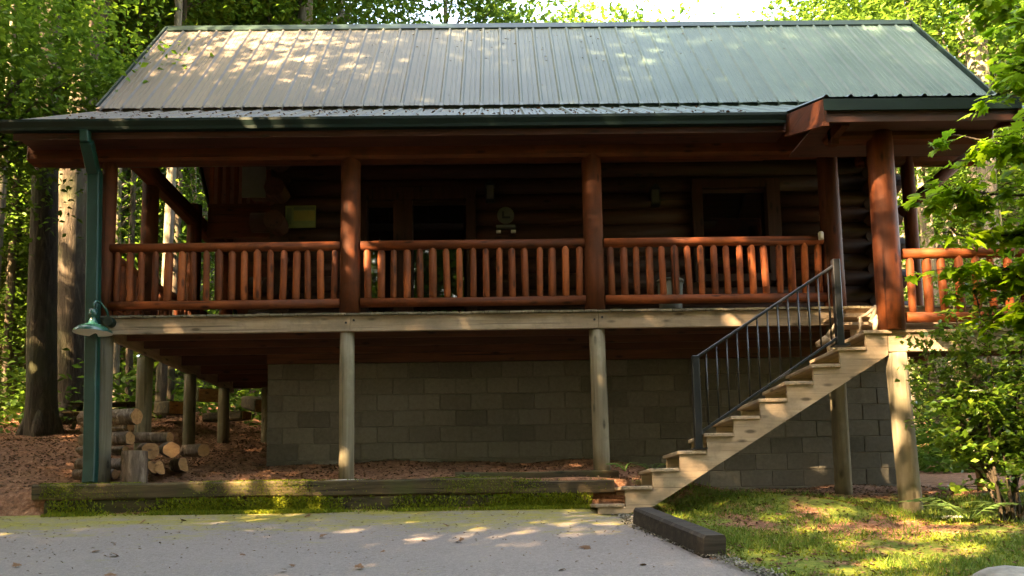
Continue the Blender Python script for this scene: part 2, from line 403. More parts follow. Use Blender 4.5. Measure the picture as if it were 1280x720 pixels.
# foundation
fnd = part('foundation_wall', MB().box(WL+.012, WR-.012, WY+.012, WY+.2, -.5, 1.975).box(WL, WL+.2, WY+.2, WB, -.2, 1.975).box(WR-.2, WR, WY+.2, WB, -.4, 1.975).box(WL, WR, WB, WB+.2, -.4, 1.975), M['mortar'])
ROOT[fnd.name] = (0, 10.3, .6)
bm_full = MB().box(-.204, .204, 0, .1, .003, .211, .006).mesh('concrete_block'); bm_half = MB().box(-.099, .099, 0, .1, .003, .211, .006).mesh('concrete_block')
def child2(name, me, mat, parent, loc, rot=None, **k):
    o = link(name, me, mat, None, loc, rot, **k); o.parent = parent; return o
H = .215; top = 1.975
for c in range(11):
    z = top - H*(c+1); x = WL + (0 if c % 2 else -.21); i = 0
    while x < WR-.03:
        x0 = max(x, WL); x1 = min(x+.416, WR)
        if x1-x0 > .3: me = bm_full
        else: me = bm_half
        if x1-x0 > .15 and z+H > float(np.interp((x0+x1)/2, [WL, 1.27, WR], [.5, .3, -.2])):
            o = child2('concrete_block', me, M['block'], fnd, ((x0+x1)/2, WY+random.uniform(0, .005), z))
            w0 = .416 if me is bm_full else .206
            o.scale.x = (x1-x0)/w0
        x += .416
part('rim_board', MB().box(WL, WR, WY-.02, WY+.02, 1.98, DK-.02), M['joist_x'])
# log walls with openings
DOOR = (-1.93, -.33, 4.22); WIN = (2.70, 3.74, 3.12, 4.33)
LH = .225
def log_mb(x0, x1, r=.135): return MB().tube([(x0, 0, 0), ((x0+x1)/2, 0, 0), (x1, 0, 0)], r, 12, jit=.02, seed=int(x0*10))
nlog = 14
for k in range(nlog):
    z = DK + LH*(k+.5)
    ext = .28 if k % 2 else 0
    segs = [(WL-ext, WR+ext)]
    cuts = []
    if z < DOOR[2]+.05: cuts.append((DOOR[0], DOOR[1]))
    if WIN[2]-.05 < z < WIN[3]+.05: cuts.append((WIN[0], WIN[1]))
    for a, b in cuts:
        ns = []
        for s0, s1 in segs:
            if a > s0 and b < s1: ns += [(s0, a), (b, s1)]
            else: ns.append((s0, s1))
        segs = ns
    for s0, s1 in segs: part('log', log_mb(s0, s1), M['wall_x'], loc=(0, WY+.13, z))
    for wx in (WL+.13, WR-.13):
        e = 0 if k % 2 else .28
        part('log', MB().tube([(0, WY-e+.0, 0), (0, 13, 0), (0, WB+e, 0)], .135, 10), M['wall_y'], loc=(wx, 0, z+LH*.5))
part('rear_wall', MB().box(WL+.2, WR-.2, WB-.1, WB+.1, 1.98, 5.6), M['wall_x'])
# gable ends
for wx in (WL+.1, WR-.1):
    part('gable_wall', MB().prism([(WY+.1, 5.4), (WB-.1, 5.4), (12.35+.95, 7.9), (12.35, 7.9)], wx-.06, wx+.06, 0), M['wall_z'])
# door: double glazed leaves in a heavy frame
dr = part('door', MB().box(DOOR[0], DOOR[0]+.12, WY-.03, WY+.22, DK, DOOR[2]).box(DOOR[1]-.13, DOOR[1], WY-.03, WY+.22, DK, DOOR[2]).box(DOOR[0], DOOR[1], WY-.035, WY+.22, DOOR[2], DOOR[2]+.17)
          .box(-1.45, -1.19, WY-.01, WY+.2, DK, DOOR[2]), M['trim'])
child2('pane', MB().box(-1.79, -1.46, WY+.06, WY+.08, DK+.12, DOOR[2]-.08), M['glass'], dr, (0, 0, 0))
child2('pane', MB().box(-1.18, -.50, WY+.06, WY+.08, DK+.12, DOOR[2]-.06), M['glass'], dr, (0, 0, 0))
child2('leaf_frame', MB().box(-1.81, -1.45, WY+.045, WY+.1, DK, DK+.12).box(-1.81, -1.45, WY+.045, WY+.1, DOOR[2]-.08, DOOR[2]), M['wall_x'], dr, (0, 0, 0))
child2('leaf_frame', MB().box(-1.19, -.47, WY+.045, WY+.1, DK, DK+.12).box(-1.19, -.47, WY+.045, WY+.1, DOOR[2]-.06, DOOR[2]), M['wall_x'], dr, (0, 0, 0))
child2('handle', MB().tube([(-.56, WY+.03, 3.3), (-.56, WY-.03, 3.3), (-.56, WY-.03, 3.46), (-.56, WY+.03, 3.46)], .01, 6), M['iron'], dr, (0, 0, 0))
wn = part('window', MB().box(WIN[0]-.08, WIN[0]+.06, WY-.05, WY+.2, WIN[2]-.1, WIN[3]+.12).box(WIN[1]-.10, WIN[1]+.08, WY-.05, WY+.2, WIN[2]-.1, WIN[3]+.12)
          .box(WIN[0]+.06, WIN[1]-.1, WY-.047, WY+.2, WIN[3], WIN[3]+.12).box(WIN[0]+.06, WIN[1]-.1, WY-.047, WY+.2, WIN[2]-.1, WIN[2]), M['trim'])
child2('pane', MB().box(WIN[0]+.06, WIN[1]-.1, WY+.08, WY+.1, WIN[2], WIN[3]), M['glass'], wn, (0, 0, 0))
# deck: front beam, joists, boards
dk = part('deck', MB().box(-4.66, -1.75, 8.88, 8.925, 2.075, 2.262, .004).box(-1.747, 1.12, 8.88, 8.925, 2.075, 2.262, .004).box(1.123, 4.0, 8.88, 8.925, 2.075, 2.262, .004).box(4.003, 5.9, 8.88, 8.925, 2.075, 2.262, .004), M['pale_x'])
rr = random.Random(5)
for x in np.arange(-4.62, 5.9, .145):
    yb = 13.4 if x < WL-.05 else WY-.03
    o = child2('deck_board', MB().box(-.069, .069, 0, yb-8.84, -.024, 0), M['grey_y'], dk, (x, 8.84+rr.uniform(-.012, .012), DK-.0+rr.uniform(-.002, .002)))
for y in (9.3, 9.75, 10.2): child2('joist', MB().box(-4.5, 5.85, y-.02, y+.02, 2.09, 2.258), M['joist_x'], dk, (0, 0, 0))
for y in (10.9, 11.6, 12.3, 13.0): child2('joist', MB().box(-4.5, WL-.02, y-.02, y+.02, 2.09, 2.258), M['joist_x'], dk, (0, 0, 0))
child2('rim_joist', MB().box(-4.665, -4.62, 8.93, 13.4, 2.075, 2.262, .004), M['pale_y'], dk, (0, 0, 0))
bolt = MB().tube([(0, 0, 0), (0, -.012, 0)], .014, 6).mesh('bolt')
for px in PX:
    for dx in (-.045, .045): child2('bolt', bolt, M['iron'], dk, (px+dx+.02, 8.882, 2.19+dx*.3))
# posts
def log_post(x, y, z0, z1, r, mat, name, dx=0, seed=1):
    return part(name, MB().tube([(x+dx*t, y, z0+(z1-z0)*t) for t in (0, .25, .5, .75, 1)], [r*1.03, r*1.0, r*.99, r*.98, r*.97], 18, jit=.025, seed=seed), mat)
for i, px in enumerate(PX): log_post(px, YF+.02, DK, 4.30, (.085, .118, .118, .118)[i], M['post_z'], 'post', seed=i)
log_post(4.09, 8.02, 1.80, 4.04, .132, M['red_z'], 'post', seed=9)  # lighter rail stain carries the open light on this post
for x, y in ((-4.74, 10.3), (-4.66, 11.6), (-4.62, 12.9)): log_post(x, y, DK, 4.7, .11, M['post_z'], 'post', seed=int(y))
log_post(5.56, 10.2, DK-.4, 4.9, .085, M['post_z'], 'post', seed=22)
for x, y, r, dx in ((-4.60, 9.0, .10, -.02), (-1.80, 8.98, .088, 0), (1.13, 8.98, .095, -.02), (3.90, 8.98, .095, 0), (4.17, 8.02, .108, -.06), (-4.74, 10.3, .10, 0), (-4.66, 11.6, .088, 0), (-4.62, 12.9, .09, 0), (5.75, 9.3, .10, 0), (6.9, 8.1, .12, 0), (-3.9, 12.9, .09, 0)):
    ztop = 2.08 if y > 8.5 else 1.56
    log_post(x, y, gz(x, y)-.15, ztop, r, M['grey_z'], 'support_post', dx, int(x*7))
# headers (log beams)
def logbeam(name, p0, p1, w, h, mat=M['post_x'], ch=.03): return part(name, MB().beam(p0, p1, w, h, ch), mat)
logbeam('header', (-5.56, YF, 4.30), (4.05, YF, 4.30), .2, .30)
logbeam('header', (3.52, 8.04, 4.03), (5.3, 8.04, 4.03), .2, .30)
logbeam('header', (-4.70, 9.07, 4.60), (-4.65, 13.0, 4.42), .18, .24, M['post_y'])
logbeam('header', (4.86, 10.2, 4.66), (6.6, 10.2, 4.66), .14, .16)
logbeam('header', (4.6, 8.15, 4.05), (5.0, 10.1, 4.6), .14, .18, M['post_y'])
part('brace', MB().tube([(5.45, 10.2, 3.93), (5.95, 10.2, 4.36), (6.7, 10.2, 5.0)], .085, 10), M['post_x'])
# slatted gable screen over the far end of the side porch
gs = part('gable_screen', MB().box(-4.46, -3.3, 11.58, 11.66, 4.19, 4.30).box(-4.46, -3.3, 11.6, 11.66, 4.301, 4.66).box(-4.46, -3.3, 11.57, 11.66, 4.661, 4.71), M['post_x'])
for i in range(8): child2('slat', MB().box(-.03, .03, 0, .03, 0, .75), M['post_z'], gs, (-4.42+i*.125, 11.61, 4.711))
# railings
bal = MB()
bal.tube([(0, 0, 0), (0, 0, .03), (0, 0, .055), (0, 0, .3), (0, 0, .60), (0, 0, .63), (0, 0, .665)], [.018, .026, .042, .043, .042, .026, .018], 10, jit=.03)
bal_me = bal.mesh('baluster')
def railing(p0, p1, n, z, y_drop=0):
    p0 = Vector(p0); p1 = Vector(p1); d = p1-p0
    rg = part('railing', MB().tube([p0+Vector((0, 0, z+.83)), p0+d*.5+Vector((0, 0, z+.835)), p1+Vector((0, 0, z+.83))], [.056, .053, .056], 12, jit=.04, seed=n), M['red_x'] if abs(d.x) > abs(d.y) else M['red_y'])
    child2('bottom_rail', MB().tube([p0+Vector((0, 0, z+.145)), p0+d*.5+Vector((0, 0, z+.142)), p1+Vector((0, 0, z+.145))], [.056, .053, .056], 12, jit=.04, seed=n+1), M['red_x'] if abs(d.x) > abs(d.y) else M['red_y'], rg, (0, 0, 0))
    for i in range(n):
        q = p0 + d*((i+.5)/n); r2 = random.Random(i*7+n)
        child2('baluster', bal_me, M['red_z'], rg, (q.x+r2.uniform(-.008, .008), q.y, z+.155), (r2.uniform(-.016, .016), r2.uniform(-.025, .025), r2.uniform(0, 6.28))).scale = (r2.uniform(.86, 1.12),)*2+(1,)
railing((PX[0]+.06, YF, 0), (PX[1]-.11, YF, 0), 18, DK)
railing((PX[1]+.13, YF, 0), (PX[2]-.11, YF, 0), 17, DK)
railing((PX[2]+.12, YF, 0), (PX[3]-.12, YF, 0), 17, DK)
railing((-4.66, 9.1, 0), (-4.74, 10.18, 0), 7, DK)
railing((-4.73, 10.42, 0), (-4.67, 11.48, 0), 7, DK)
railing((-4.66, 11.72, 0), (-4.63, 12.78, 0), 7, DK)
railing((4.24, 8.02, 0), (7.0, 8.02, 0), 16, 1.80)
# landing
lz = 1.797
ld = part('landing', MB().box(4.016, 7.1, 7.96, 8.0, 1.57, lz-.028, .004), M['pale_x'])
for i, y in enumerate(np.arange(7.94, 8.86, .143)): child2('deck_board', MB().box(4.0+rr.uniform(-.01, .01), 7.1, y, y+.137, lz-.026, lz), M['pale_x'], ld, (0, 0, 0))
child2('rim_joist', MB().box(4.016, 4.056, 8.001, 8.87, 1.57, lz-.028), M['pale_y'], ld, (0, 0, 0))
child2('joist', MB().box(4.057, 7.1, 8.4, 8.44, 1.6, lz-.028), M['joist_x'], ld, (0, 0, 0))
child2('step', MB().box(3.72, 4.9, 8.60, 8.86, 2.10, 2.14), M['pale_x'], ld, (0, 0, 0))
child2('step_side', MB().box(4.03, 4.07, 8.62, 8.86, lz+.002, 2.098), M['pale_z'], ld, (0, 0, 0))
child2('step', MB().box(3.72, 4.9, 8.36, 8.60, 1.955, 1.985), M['pale_x'], ld, (0, 0, 0))
child2('step_side', MB().box(4.10, 4.14, 8.40, 8.60, lz+.002, 1.953), M['pale_z'], ld, (0, 0, 0))
# roof
XL, XR = -5.49, 6.93; YB, ZB = 10.315, 5.575; YR, ZR = 12.35, 8.07; YE, ZE = 8.50, 4.445
def panel_mesh(p0, p1, wd, name, rib=.022):
    # one metal sheet strip: a flat pan and a hollow trapezoid rib along its left edge; open at the ends
    p0 = Vector(p0); p1 = Vector(p1); d = (p1-p0).normalized(); n = Vector((1, 0, 0)).cross(d).normalized()
    if n.z < 0: n = -n
    prof = [(0, 0), (.020, rib), (.042, rib), (.062, 0), (wd*.48, 0), (wd*.5, .005), (wd*.54, .005), (wd*.56, 0), (wd*.72, 0), (wd*.74, .005), (wd*.78, .005), (wd*.8, 0), (wd, 0)]
    mb = MB(); V = []; k = len(prof)
    for P in (p0, p1):
        for x, h in prof: V.append(P + Vector((x, 0, 0)) + n*h)
    mb.poly(V, [(i, i+1, k+i+1, k+i) for i in range(k-1)])
    return mb.mesh(name)
rf = part('roof', MB().beam((0.72, YB+.02, ZB-.09), (0.72, YR, ZR-.07), XR-XL-.1, .06, up=(0, -.77, .63)).beam((.72, YR+.01, ZR-.07), (.72, 16.7, 3.3+.0), XR-XL-.1, .06, up=(0, .77, .63)), M['soffit_y'])
W = .275; n = int(round((XR-XL)/W))
pm_main = panel_mesh((0, YB-.035, ZB-.014), (0, YR, ZR), W, 'roof_panel')
pm_low = panel_mesh((0, YE, ZE), (0, YB+.03, ZB-.035), W, 'roof_panel')
for i in range(n):
    x = XL+i*W
    child2('roof_panel', pm_main, M['roof'], rf, (x, 0, 0))
    child2('roof_panel', pm_low, M['roof'], rf, (x, 0, 0))
plug = MB().beam((.031, YB-.10, ZB-.072), (.031, YB+.0, ZB+.03), .05, .035).mesh('rib_closure')
for i in range(n): child2('rib_closure', plug, M['roof'], rf, (XL+i*W, 0, 0))
child2('closure_strip', MB().box(XL+.02, XR-.02, YB+.0, YB+.015, ZB-.05, ZB+.01), M['roof'], rf, (0, 0, 0))
child2('back_panel', MB().beam((.72, YR, ZR), (.72, 16.8, 3.2), XR-XL, .012, up=(0, .77, .63)), M['roof'], rf, (0, 0, 0))
child2('ridge_cap', MB().prism([(YR-.13, ZR-.115), (YR, ZR+.045), (YR+.13, ZR-.115), (YR+.12, ZR-.14), (YR, ZR+.015), (YR-.12, ZR-.14)], XL-.01, XR+.01, 0), M['green_metal'], rf, (0, 0, 0))
for x in (XL, XR):
    child2('rake_trim', MB().beam((x, YB-.02, ZB-.05), (x, YR, ZR-.05), .03, .16, up=(0, -.77, .63)).beam((x, YR, ZR-.05), (x, 16.8, 3.15), .03, .16, up=(0, .77, .63)), M['green_metal'], rf, (0, 0, 0))
# porch ceiling, rafters, fascia
pr = part('porch_roof', MB().beam((.72, YE+.05, ZE-.05), (.72, YB-.02, ZB-.13), XR-XL-.06, .03, up=(0, -.5, .86)), M['soffit_x'])
for i, x in enumerate(np.arange(-5.4, 6.9, .61)):
    child2('rafter', MB().beam((x, YE+.06, ZE-.12), (x, YB-.03, ZB-.20), .045, .12, up=(0, -.5, .86)), M['soffit_y'], pr, (0, 0, 0))
child2('fascia', MB().box(XL, 3.285, YE+.02, YE+.05, ZE-.20, ZE-.03), M['soffit_x'], pr, (0, 0, 0))
child2('soffit', MB().box(XL+.02, 3.285, YE+.05, YF+.4, ZE-.16, ZE-.14), M['soffit_x'], pr, (0, 0, 0))
def gutter_mb(x0, x1, y, z, h=.115, d=.10):
    return MB().prism([(y, z), (y-d, z), (y-d, z-.03), (y-d*.75, z-h*.7), (y-d*.7, z-h), (y, z-h), (y, z-h+.01), (y-d*.65, z-h+.01), (y-d*.9, z-.03), (y-d*.9, z-.006), (y, z-.006)], x0, x1, 0)
gt = part('gutter', gutter_mb(XL-.12, 3.26, YE+.015, ZE-.012), M['green_metal'])
child2('downspout', MB().beam((-4.66, 8.50, 4.33), (-4.66, 8.52, 4.20), .135, .10, .01, up=(1, 0, 0)).beam((-4.66, 8.52, 4.22), (-4.72, 8.80, 3.98), .132, .10, .01, up=(0, -.7, -.7)).beam((-4.715, 8.82, 4.02), (-4.63, 8.82, .60), .14, .10, .012, up=(0, 1, 0)).beam((-4.628, 8.82, .62), (-4.622, 8.80, .37), .136, .10, .01, up=(0, 1, 0)), M['spout'], gt, (0, 0, 0))
# roof over the landing
ex = part('landing_roof', MB().beam((4.30, 7.54, 4.06), (4.30, 8.75, 4.46), 1.98, .03, up=(0, -.33, .94)), M['soffit_x'])
pm_ext = panel_mesh((0, 7.50, 4.105), (0, 8.72, 4.56), W, 'roof_panel')
for i in range(8): child2('roof_panel', pm_ext, M['roof'], ex, (3.285+i*.25, 0, 0))
child2('fascia', MB().box(3.285, 5.30, 7.50, 7.53, 3.965, 4.085), M['green_metal'], ex, (0, 0, 0))
child2('soffit', MB().box(3.31, 5.28, 7.531, 8.55, 3.955, 3.975).box(3.31, 5.28, 7.54, 7.57, 3.86, 3.953), M['soffit_x'], ex, (0, 0, 0))
for x in (3.285, 5.27):
    child2('rake_board', MB().prism([(7.505, 4.085), (8.55, 4.46), (8.55, 4.22), (7.505, 3.83)], x-.002, x+.028, 0).prism([(7.50, 3.84), (8.55, 4.225), (8.55, 4.20), (7.50, 3.80)], x-.02, x+.045, 0), M['post_y'], ex, (0, 0, 0))
child2('bracket', MB().box(3.50, 3.58, 7.6, 7.94, 3.84, 3.95).box(3.50, 3.58, 7.86, 7.94, 3.78, 4.1), M['post_z'], ex, (0, 0, 0))

# ------------------------------------------------------------------ stairs
st = thing('staircase', 'unpainted wooden outdoor stairs rising from the driveway to the porch landing', 'stairs', loc=(1.0, 8.2, -.1))
def sp(name, mb, mat, parent=st, **k):
    o = link(name, mb, mat, None, **k); o.parent = parent
    if parent is st: o.matrix_parent_inverse = Matrix.Translation(-Vector((1.0, 8.2, -.1)))
    return o
RUN, RISE, SX, SZ = .2835, .175, .928, .046
def stringer(y0, y1):
    pr = []
    for i in range(11):
        x = SX+.02+RUN*i; z = SZ+RISE*i-.04
        pr += [(x, z-RISE if i else plane_z(8.2)-.03), (x, z)]
    pr += [(SX+RUN*10.85, SZ+RISE*10-.04), (SX+RUN*10.85, SZ+RISE*10-.24), (SX+RUN*1.65, plane_z(8.2)-.03)]
    mb = MB(); n = len(pr); low0 = (pr[-1], pr[-2])
    # build as strips so the concave outline fills properly
    for i in range(11):
        x = SX+.02+RUN*i; x2 = SX+.02+RUN*(i+1) if i < 10 else SX+RUN*10.85; z = SZ+RISE*i-.04
        lo = lambda xx: max(plane_z(8.2)-.03, np.interp(xx, [SX+RUN*1.65, SX+RUN*10.85], [plane_z(8.2)-.03, SZ+RISE*10-.26]))
        mb.prism([(x, z), (x2, z), (x2, lo(x2)), (x, lo(x))], y0, y1, 1)
    return mb
sp('stringer', stringer(7.96, 8.0), M['pale_x']); sp('stringer', stringer(8.60, 8.64), M['pale_x'])
tread = MB().box(0, .30, 0, .74, -.038, 0, .006).mesh('tread')
for i in range(11):
    j = random.Random(i)
    sp('tread', tread, M['pale_y'], loc=(SX+RUN*i-.01, 7.935+j.uniform(-.006, .006), SZ+RISE*i), rot=(j.uniform(-.006, .006), j.uniform(-.008, .008), j.uniform(-.01, .01)))
rl = sp('stair_railing', MB().beam((2.02, 7.99, 1.545), (3.50, 7.99, 2.50), .045, .03, .006), M['iron'])
sp('bottom_bar', MB().beam((2.03, 7.99, .76), (3.52, 7.99, 1.745), .03, .03, .003), M['iron'], rl)
sp('newel', MB().box(1.965, 2.04, 7.955, 8.025, .60, 1.56, .006).box(1.93, 2.08, 7.92, 8.06, .588, .60), M['iron'], rl)
sp('newel', MB().box(3.485, 3.56, 7.955, 8.025, 1.66, 2.57, .006).box(3.45, 3.60, 7.92, 8.06, 1.642, 1.658), M['iron'], rl)
for i in range(13):
    t = (i+.7)/13.2; x = 2.04+1.45*t
    sp('baluster', MB().tube([(x, 7.99, .76+.985*t+.005), (x, 7.99, 1.545+.955*t-.01)], .009, 6), M['iron'], rl)

# ------------------------------------------------------------------ timbers, stones, stump, firewood
def timber(name, x0, x1, y0, y1, z0, z1, label, mat=M['timber_x'], group='landscape timbers edging the terrace', seed=0):
    mb = MB(); r = random.Random(seed); n = max(3, int((x1-x0)/.4)); V = []
    prof = [(-1, -.86), (-.9, -1), (.9, -1), (1, -.86), (1, .78), (.80, 1), (-.80, 1), (-1, .76)]
    for i in range(n+1):
        x = x0+(x1-x0)*i/n; dy = r.uniform(-.006, .006); dz = r.uniform(-.005, .005)
        for a, b in prof:
            e = r.uniform(-.0025, .0025); V.append((x, (y0+y1)/2+(y1-y0)/2*a+dy+e, (z0+z1)/2+(z1-z0)/2*b+dz+e))
    k = 8; F = [(i*k+j, i*k+(j+1) % k, (i+1)*k+(j+1) % k, (i+1)*k+j) for i in range(n) for j in range(k)]
    mb.poly(V, F); o = len(mb.v)-len(V); mb.f += [tuple(range(o+k-1, o-1, -1)), tuple(o+n*k+j for j in range(k))]; mb.sm += [False]*2
    return tag(link(name, mb, mat), label, 'timber', group)
timber('landscape_timber', -5.08, .085, 8.5, 8.68, .185, .352, 'longest mossy timber, upper course of the terrace edge left of centre', seed=1)
timber('landscape_timber', .095, 1.20, 8.505, 8.68, .17, .315, 'upper timber of the terrace edge, ending behind the foot of the stairs', seed=2)
timber('landscape_timber', -4.95, -3.755, 8.52, 8.69, -.02, .178, 'short lower timber at the left end of the terrace edge', seed=3)
timber('landscape_timber', -3.745, .92, 8.52, 8.69, -.02, .172, 'lower moss covered timber running along the back of the driveway', seed=4)
timber('landscape_timber', -.55, 1.3, 8.84, 8.98, .30, .43, 'thin timber set behind the terrace edge in front of the centre post', seed=5)
cb = timber('curb_timber', -.70, .70, -.095, .095, -.10, .10, 'dark tarred timber lying as a kerb beside the grass below the stairs', M['curb'], None, 6)
cb.location = (1.45, 6.72, plane_z(6.72)+.06); cb.rotation_euler = (0, -math.atan(.155), math.atan2(-1.3, .28)+math.pi)
cb.rotation_euler = Matrix(((1, 0, 0), (0, 1, 0), (0, 0, 1))).to_euler()
dv = Vector((.30, -1.3, -.21)).normalized(); sv = dv.cross(Vector((0, 0, 1))).normalized(); uv = sv.cross(dv)
cb.rotation_euler = Matrix((dv, -sv, uv)).transposed().to_euler()
# stump and firewood
def log_piece(name, p0, p1, r, seed, label, group=None, cat='log', split=False):
    mb = MB(); p0 = Vector(p0); p1 = Vector(p1); c = (p0+p1)/2; p0 -= c; p1 -= c
    t = thing(name, label, cat, group, loc=tuple(c))
    rnd = random.Random(seed)
    pts = [p0.lerp(p1, k/4) for k in range(5)]
    body = MB()
    d = (p1-p0).normalized(); a = d.cross(Vector((0, 0, 1)) if abs(d.z) < .9 else Vector((1, 0, 0))).normalized(); b = d.cross(a)
    n = 16; ph0 = rnd.uniform(0, 6.28); rad = []
    for j in range(n):
        th = 2*math.pi*j/n; k = r*(1+.09*rnd.uniform(-1, 1))
        if split:
            cth = math.cos(th-ph0); k = min(k, r*.18/max(.05, cth) if cth > 0 else k)
        rad.append(k)
    def ring(p, s=1): return [p + a*(math.cos(2*math.pi*j/n)*rad[j]*s*(1+.02*rnd.uniform(-1, 1))) + b*(math.sin(2*math.pi*j/n)*rad[j]*s) for j in range(n)]
    rings = [ring(p) for p in pts]; V = [q for R_ in rings for q in R_]
    body.poly(V, [(i*n+j, i*n+(j+1) % n, (i+1)*n+(j+1) % n, (i+1)*n+j) for i in range(4) for j in range(n)], True)
    o = link('bark', body, M['bark_fire'], None); o.parent = t
    for p, R_, sgn in ((p0, rings[0], -1), (p1, rings[-1], 1)):
        e = MB(); e.poly([p+d*.004*sgn] + [q+(p-q)*.02+d*.002*sgn for q in R_], [(0, 1+j, 1+(j+1) % n) for j in range(n)])
        o = link('cut_end', e, M['cut'], None); o.parent = t
    return t
z0 = gz(-4.2, 8.95)
stp = log_piece('stump', (-4.19, 8.93, z0-.05), (-4.20, 8.93, z0+.375), .138, 3, 'upright chopping stump with pale bark in front of the firewood', None, 'stump')
fw = 'firewood stacked under the porch'
specs = [
 ((-5.05, 9.35, .62), (-4.44, 9.22, .60), .07, False, 'bark covered firewood log low in the stack behind the stump'),
 ((-5.08, 9.40, .76), (-4.45, 9.24, .75), .07, True, 'split firewood piece with bare orange face in the tall stack'),
 ((-5.05, 9.42, .91), (-4.40, 9.24, .91), .078, False, 'firewood log third up in the tall stack beside the left post'),
 ((-5.05, 9.44, 1.04), (-4.42, 9.28, 1.045), .055, False, 'thin pale firewood log second from the top of the stack'),
 ((-5.08, 9.46, 1.17), (-4.33, 9.24, 1.165), .095, False, 'thick firewood log on top of the tall stack'),
 ((-5.0, 9.2, .49), (-4.5, 9.12, .48), .06, False, 'dark firewood log at the bottom of the tall stack'),
 ((-4.45, 9.75, .80), (-4.10, 9.12, .745), .095, False, 'round firewood log on the low pile just right of the stump'),
 ((-4.22, 9.82, .82), (-3.90, 9.22, .765), .092, False, 'round firewood log at the right end of the low pile top row'),
 ((-4.38, 9.7, .56), (-4.07, 9.06, .54), .09, True, 'half split firewood log on the ground, left of two pale ends'),
 ((-4.22, 9.7, .58), (-3.95, 9.10, .555), .085, True, 'half split firewood log on the ground, right of two pale ends'),
 ((-4.10, 9.85, .62), (-3.78, 9.35, .60), .09, True, 'split firewood piece at the far right of the low pile'),
 ((-4.8, 9.9, .98), (-4.15, 9.75, .96), .07, False, 'bark covered log lying along the back of the low pile'),
 ((-4.1, 10.1, .82), (-3.75, 9.8, .80), .08, False, 'dark rotten log behind the low pile')]
for i, (a, b, r, s, lab) in enumerate(specs): log_piece('firewood_log', a, b, r, i+20, lab, fw, 'log', s)
# old hewn beams and a picnic table in the yard behind
for i, (p0, p1, w_, lab) in enumerate([((-6.35, 14.6, 1.98), (-5.65, 13.6, 1.86), .34, 'hewn beam with pale sawn end lying left behind the porch posts'),
                                     ((-5.9, 15.2, 2.32), (-5.25, 13.9, 2.12), .36, 'hewn beam lying highest in the heap behind the porch posts'),
                                     ((-5.0, 15.4, 2.2), (-4.35, 14.2, 1.95), .34, 'hewn beam at the right of the heap under the porch'),
                                     ((-5.4, 14.2, 1.75), (-4.5, 13.7, 1.72), .22, 'small hewn beam lying low in front of the heap')]):
    t = thing('hewn_beam', lab, 'beam', 'hewn beams heaped behind the porch', loc=p1)
    d = (Vector(p1)-Vector(p0)); o = link('beam_body', MB().beam(-d, (0, 0, 0), w_, w_*.7, .03), M['timber_y']); o.parent = t
    dn = d.normalized(); o = link('sawn_end', MB().beam(dn*.0, dn*.012, w_*.9, w_*.62), M['cut']); o.parent = t
pt = thing('picnic_table', 'small dark wooden picnic table standing at the wood edge behind the left porch post', 'table', loc=(-6.75, 13.4, gz(-6.75, 13.4))); pt.scale = (.62,)*3
for name, mb in [('tabletop', MB().box(-.95, .95, -.36, -.19, .70, .74, .005)), ('tabletop', MB().box(-.95, .95, -.18, -.01, .70, .74, .005)), ('tabletop', MB().box(-.95, .95, 0, .17, .70, .74, .005)), ('tabletop', MB().box(-.95, .95, .18, .35, .70, .74, .005)),
                 ('bench', MB().box(-.95, .95, -.75, -.5, .41, .45, .005)), ('bench', MB().box(-.95, .95, .5, .75, .41, .45, .005)),
                 ('leg_frame', MB().beam((-.65, -.62, 0), (-.65, -.2, .7), .09, .05).beam((-.65, .62, 0), (-.65, .2, .7), .09, .05).beam((-.60, -.72, .38), (-.60, .72, .38), .05, .09)),
                 ('leg_frame', MB().beam((.65, -.62, 0), (.65, -.2, .7), .09, .05).beam((.65, .62, 0), (.65, .2, .7), .09, .05).beam((.60, -.72, .38), (.60, .72, .38), .05, .09))]:
    o = link(name, mb, M['timber_x']); o.parent = pt
def rock(name, loc, sx, sy, sz, mat, label, seed, cat='rock'):
    r = random.Random(seed); mb = MB(); n = 14; V = [(0, 0, sz)]
    ph = [r.uniform(0, 6.28) for _ in range(6)]
    for k in range(1, 7):
        el = math.pi/2*(1-k/6)
        for j in range(n):
            th = 2*math.pi*j/n; q = 1+.12*math.sin(2*th+ph[0])+.09*math.sin(3*th+ph[1]+k*.3)+.06*r.uniform(-1, 1)
            V.append((sx*q*math.cos(el)**.6*math.cos(th), sy*q*math.cos(el)**.6*math.sin(th), sz*math.sin(el)**.7*(1+.12*math.sin(th*2+ph[2]))))
    F = [(0, 1+j, 1+(j+1) % n) for j in range(n)] + [(1+k*n+j, 1+(k+1)*n+j, 1+(k+1)*n+(j+1) % n, 1+k*n+(j+1) % n) for k in range(5) for j in range(n)]
    mb.poly(V, F, False); o = link(name, mb, mat, loc=loc); return tag(o, label, cat)
rock('rock', (3.42, 5.05, gz(3.42, 5.05)-.08), .42, .32, .19, M['stone'], 'rough grey boulder at the bottom right corner of the lawn', 4)
rock('flat_stone', (-1.75, 8.76, .335), .36, .05, .03, M['stone_white'], 'pale flat stone lying on the timber in front of the left centre post', 5, 'stone')
rock('flat_stone', (4.35, 7.75, gz(4.35, 7.75)-.01), .3, .12, .03, M['stone_white'], 'flat mossy stone lying at the foot of the landing post', 6, 'stone')

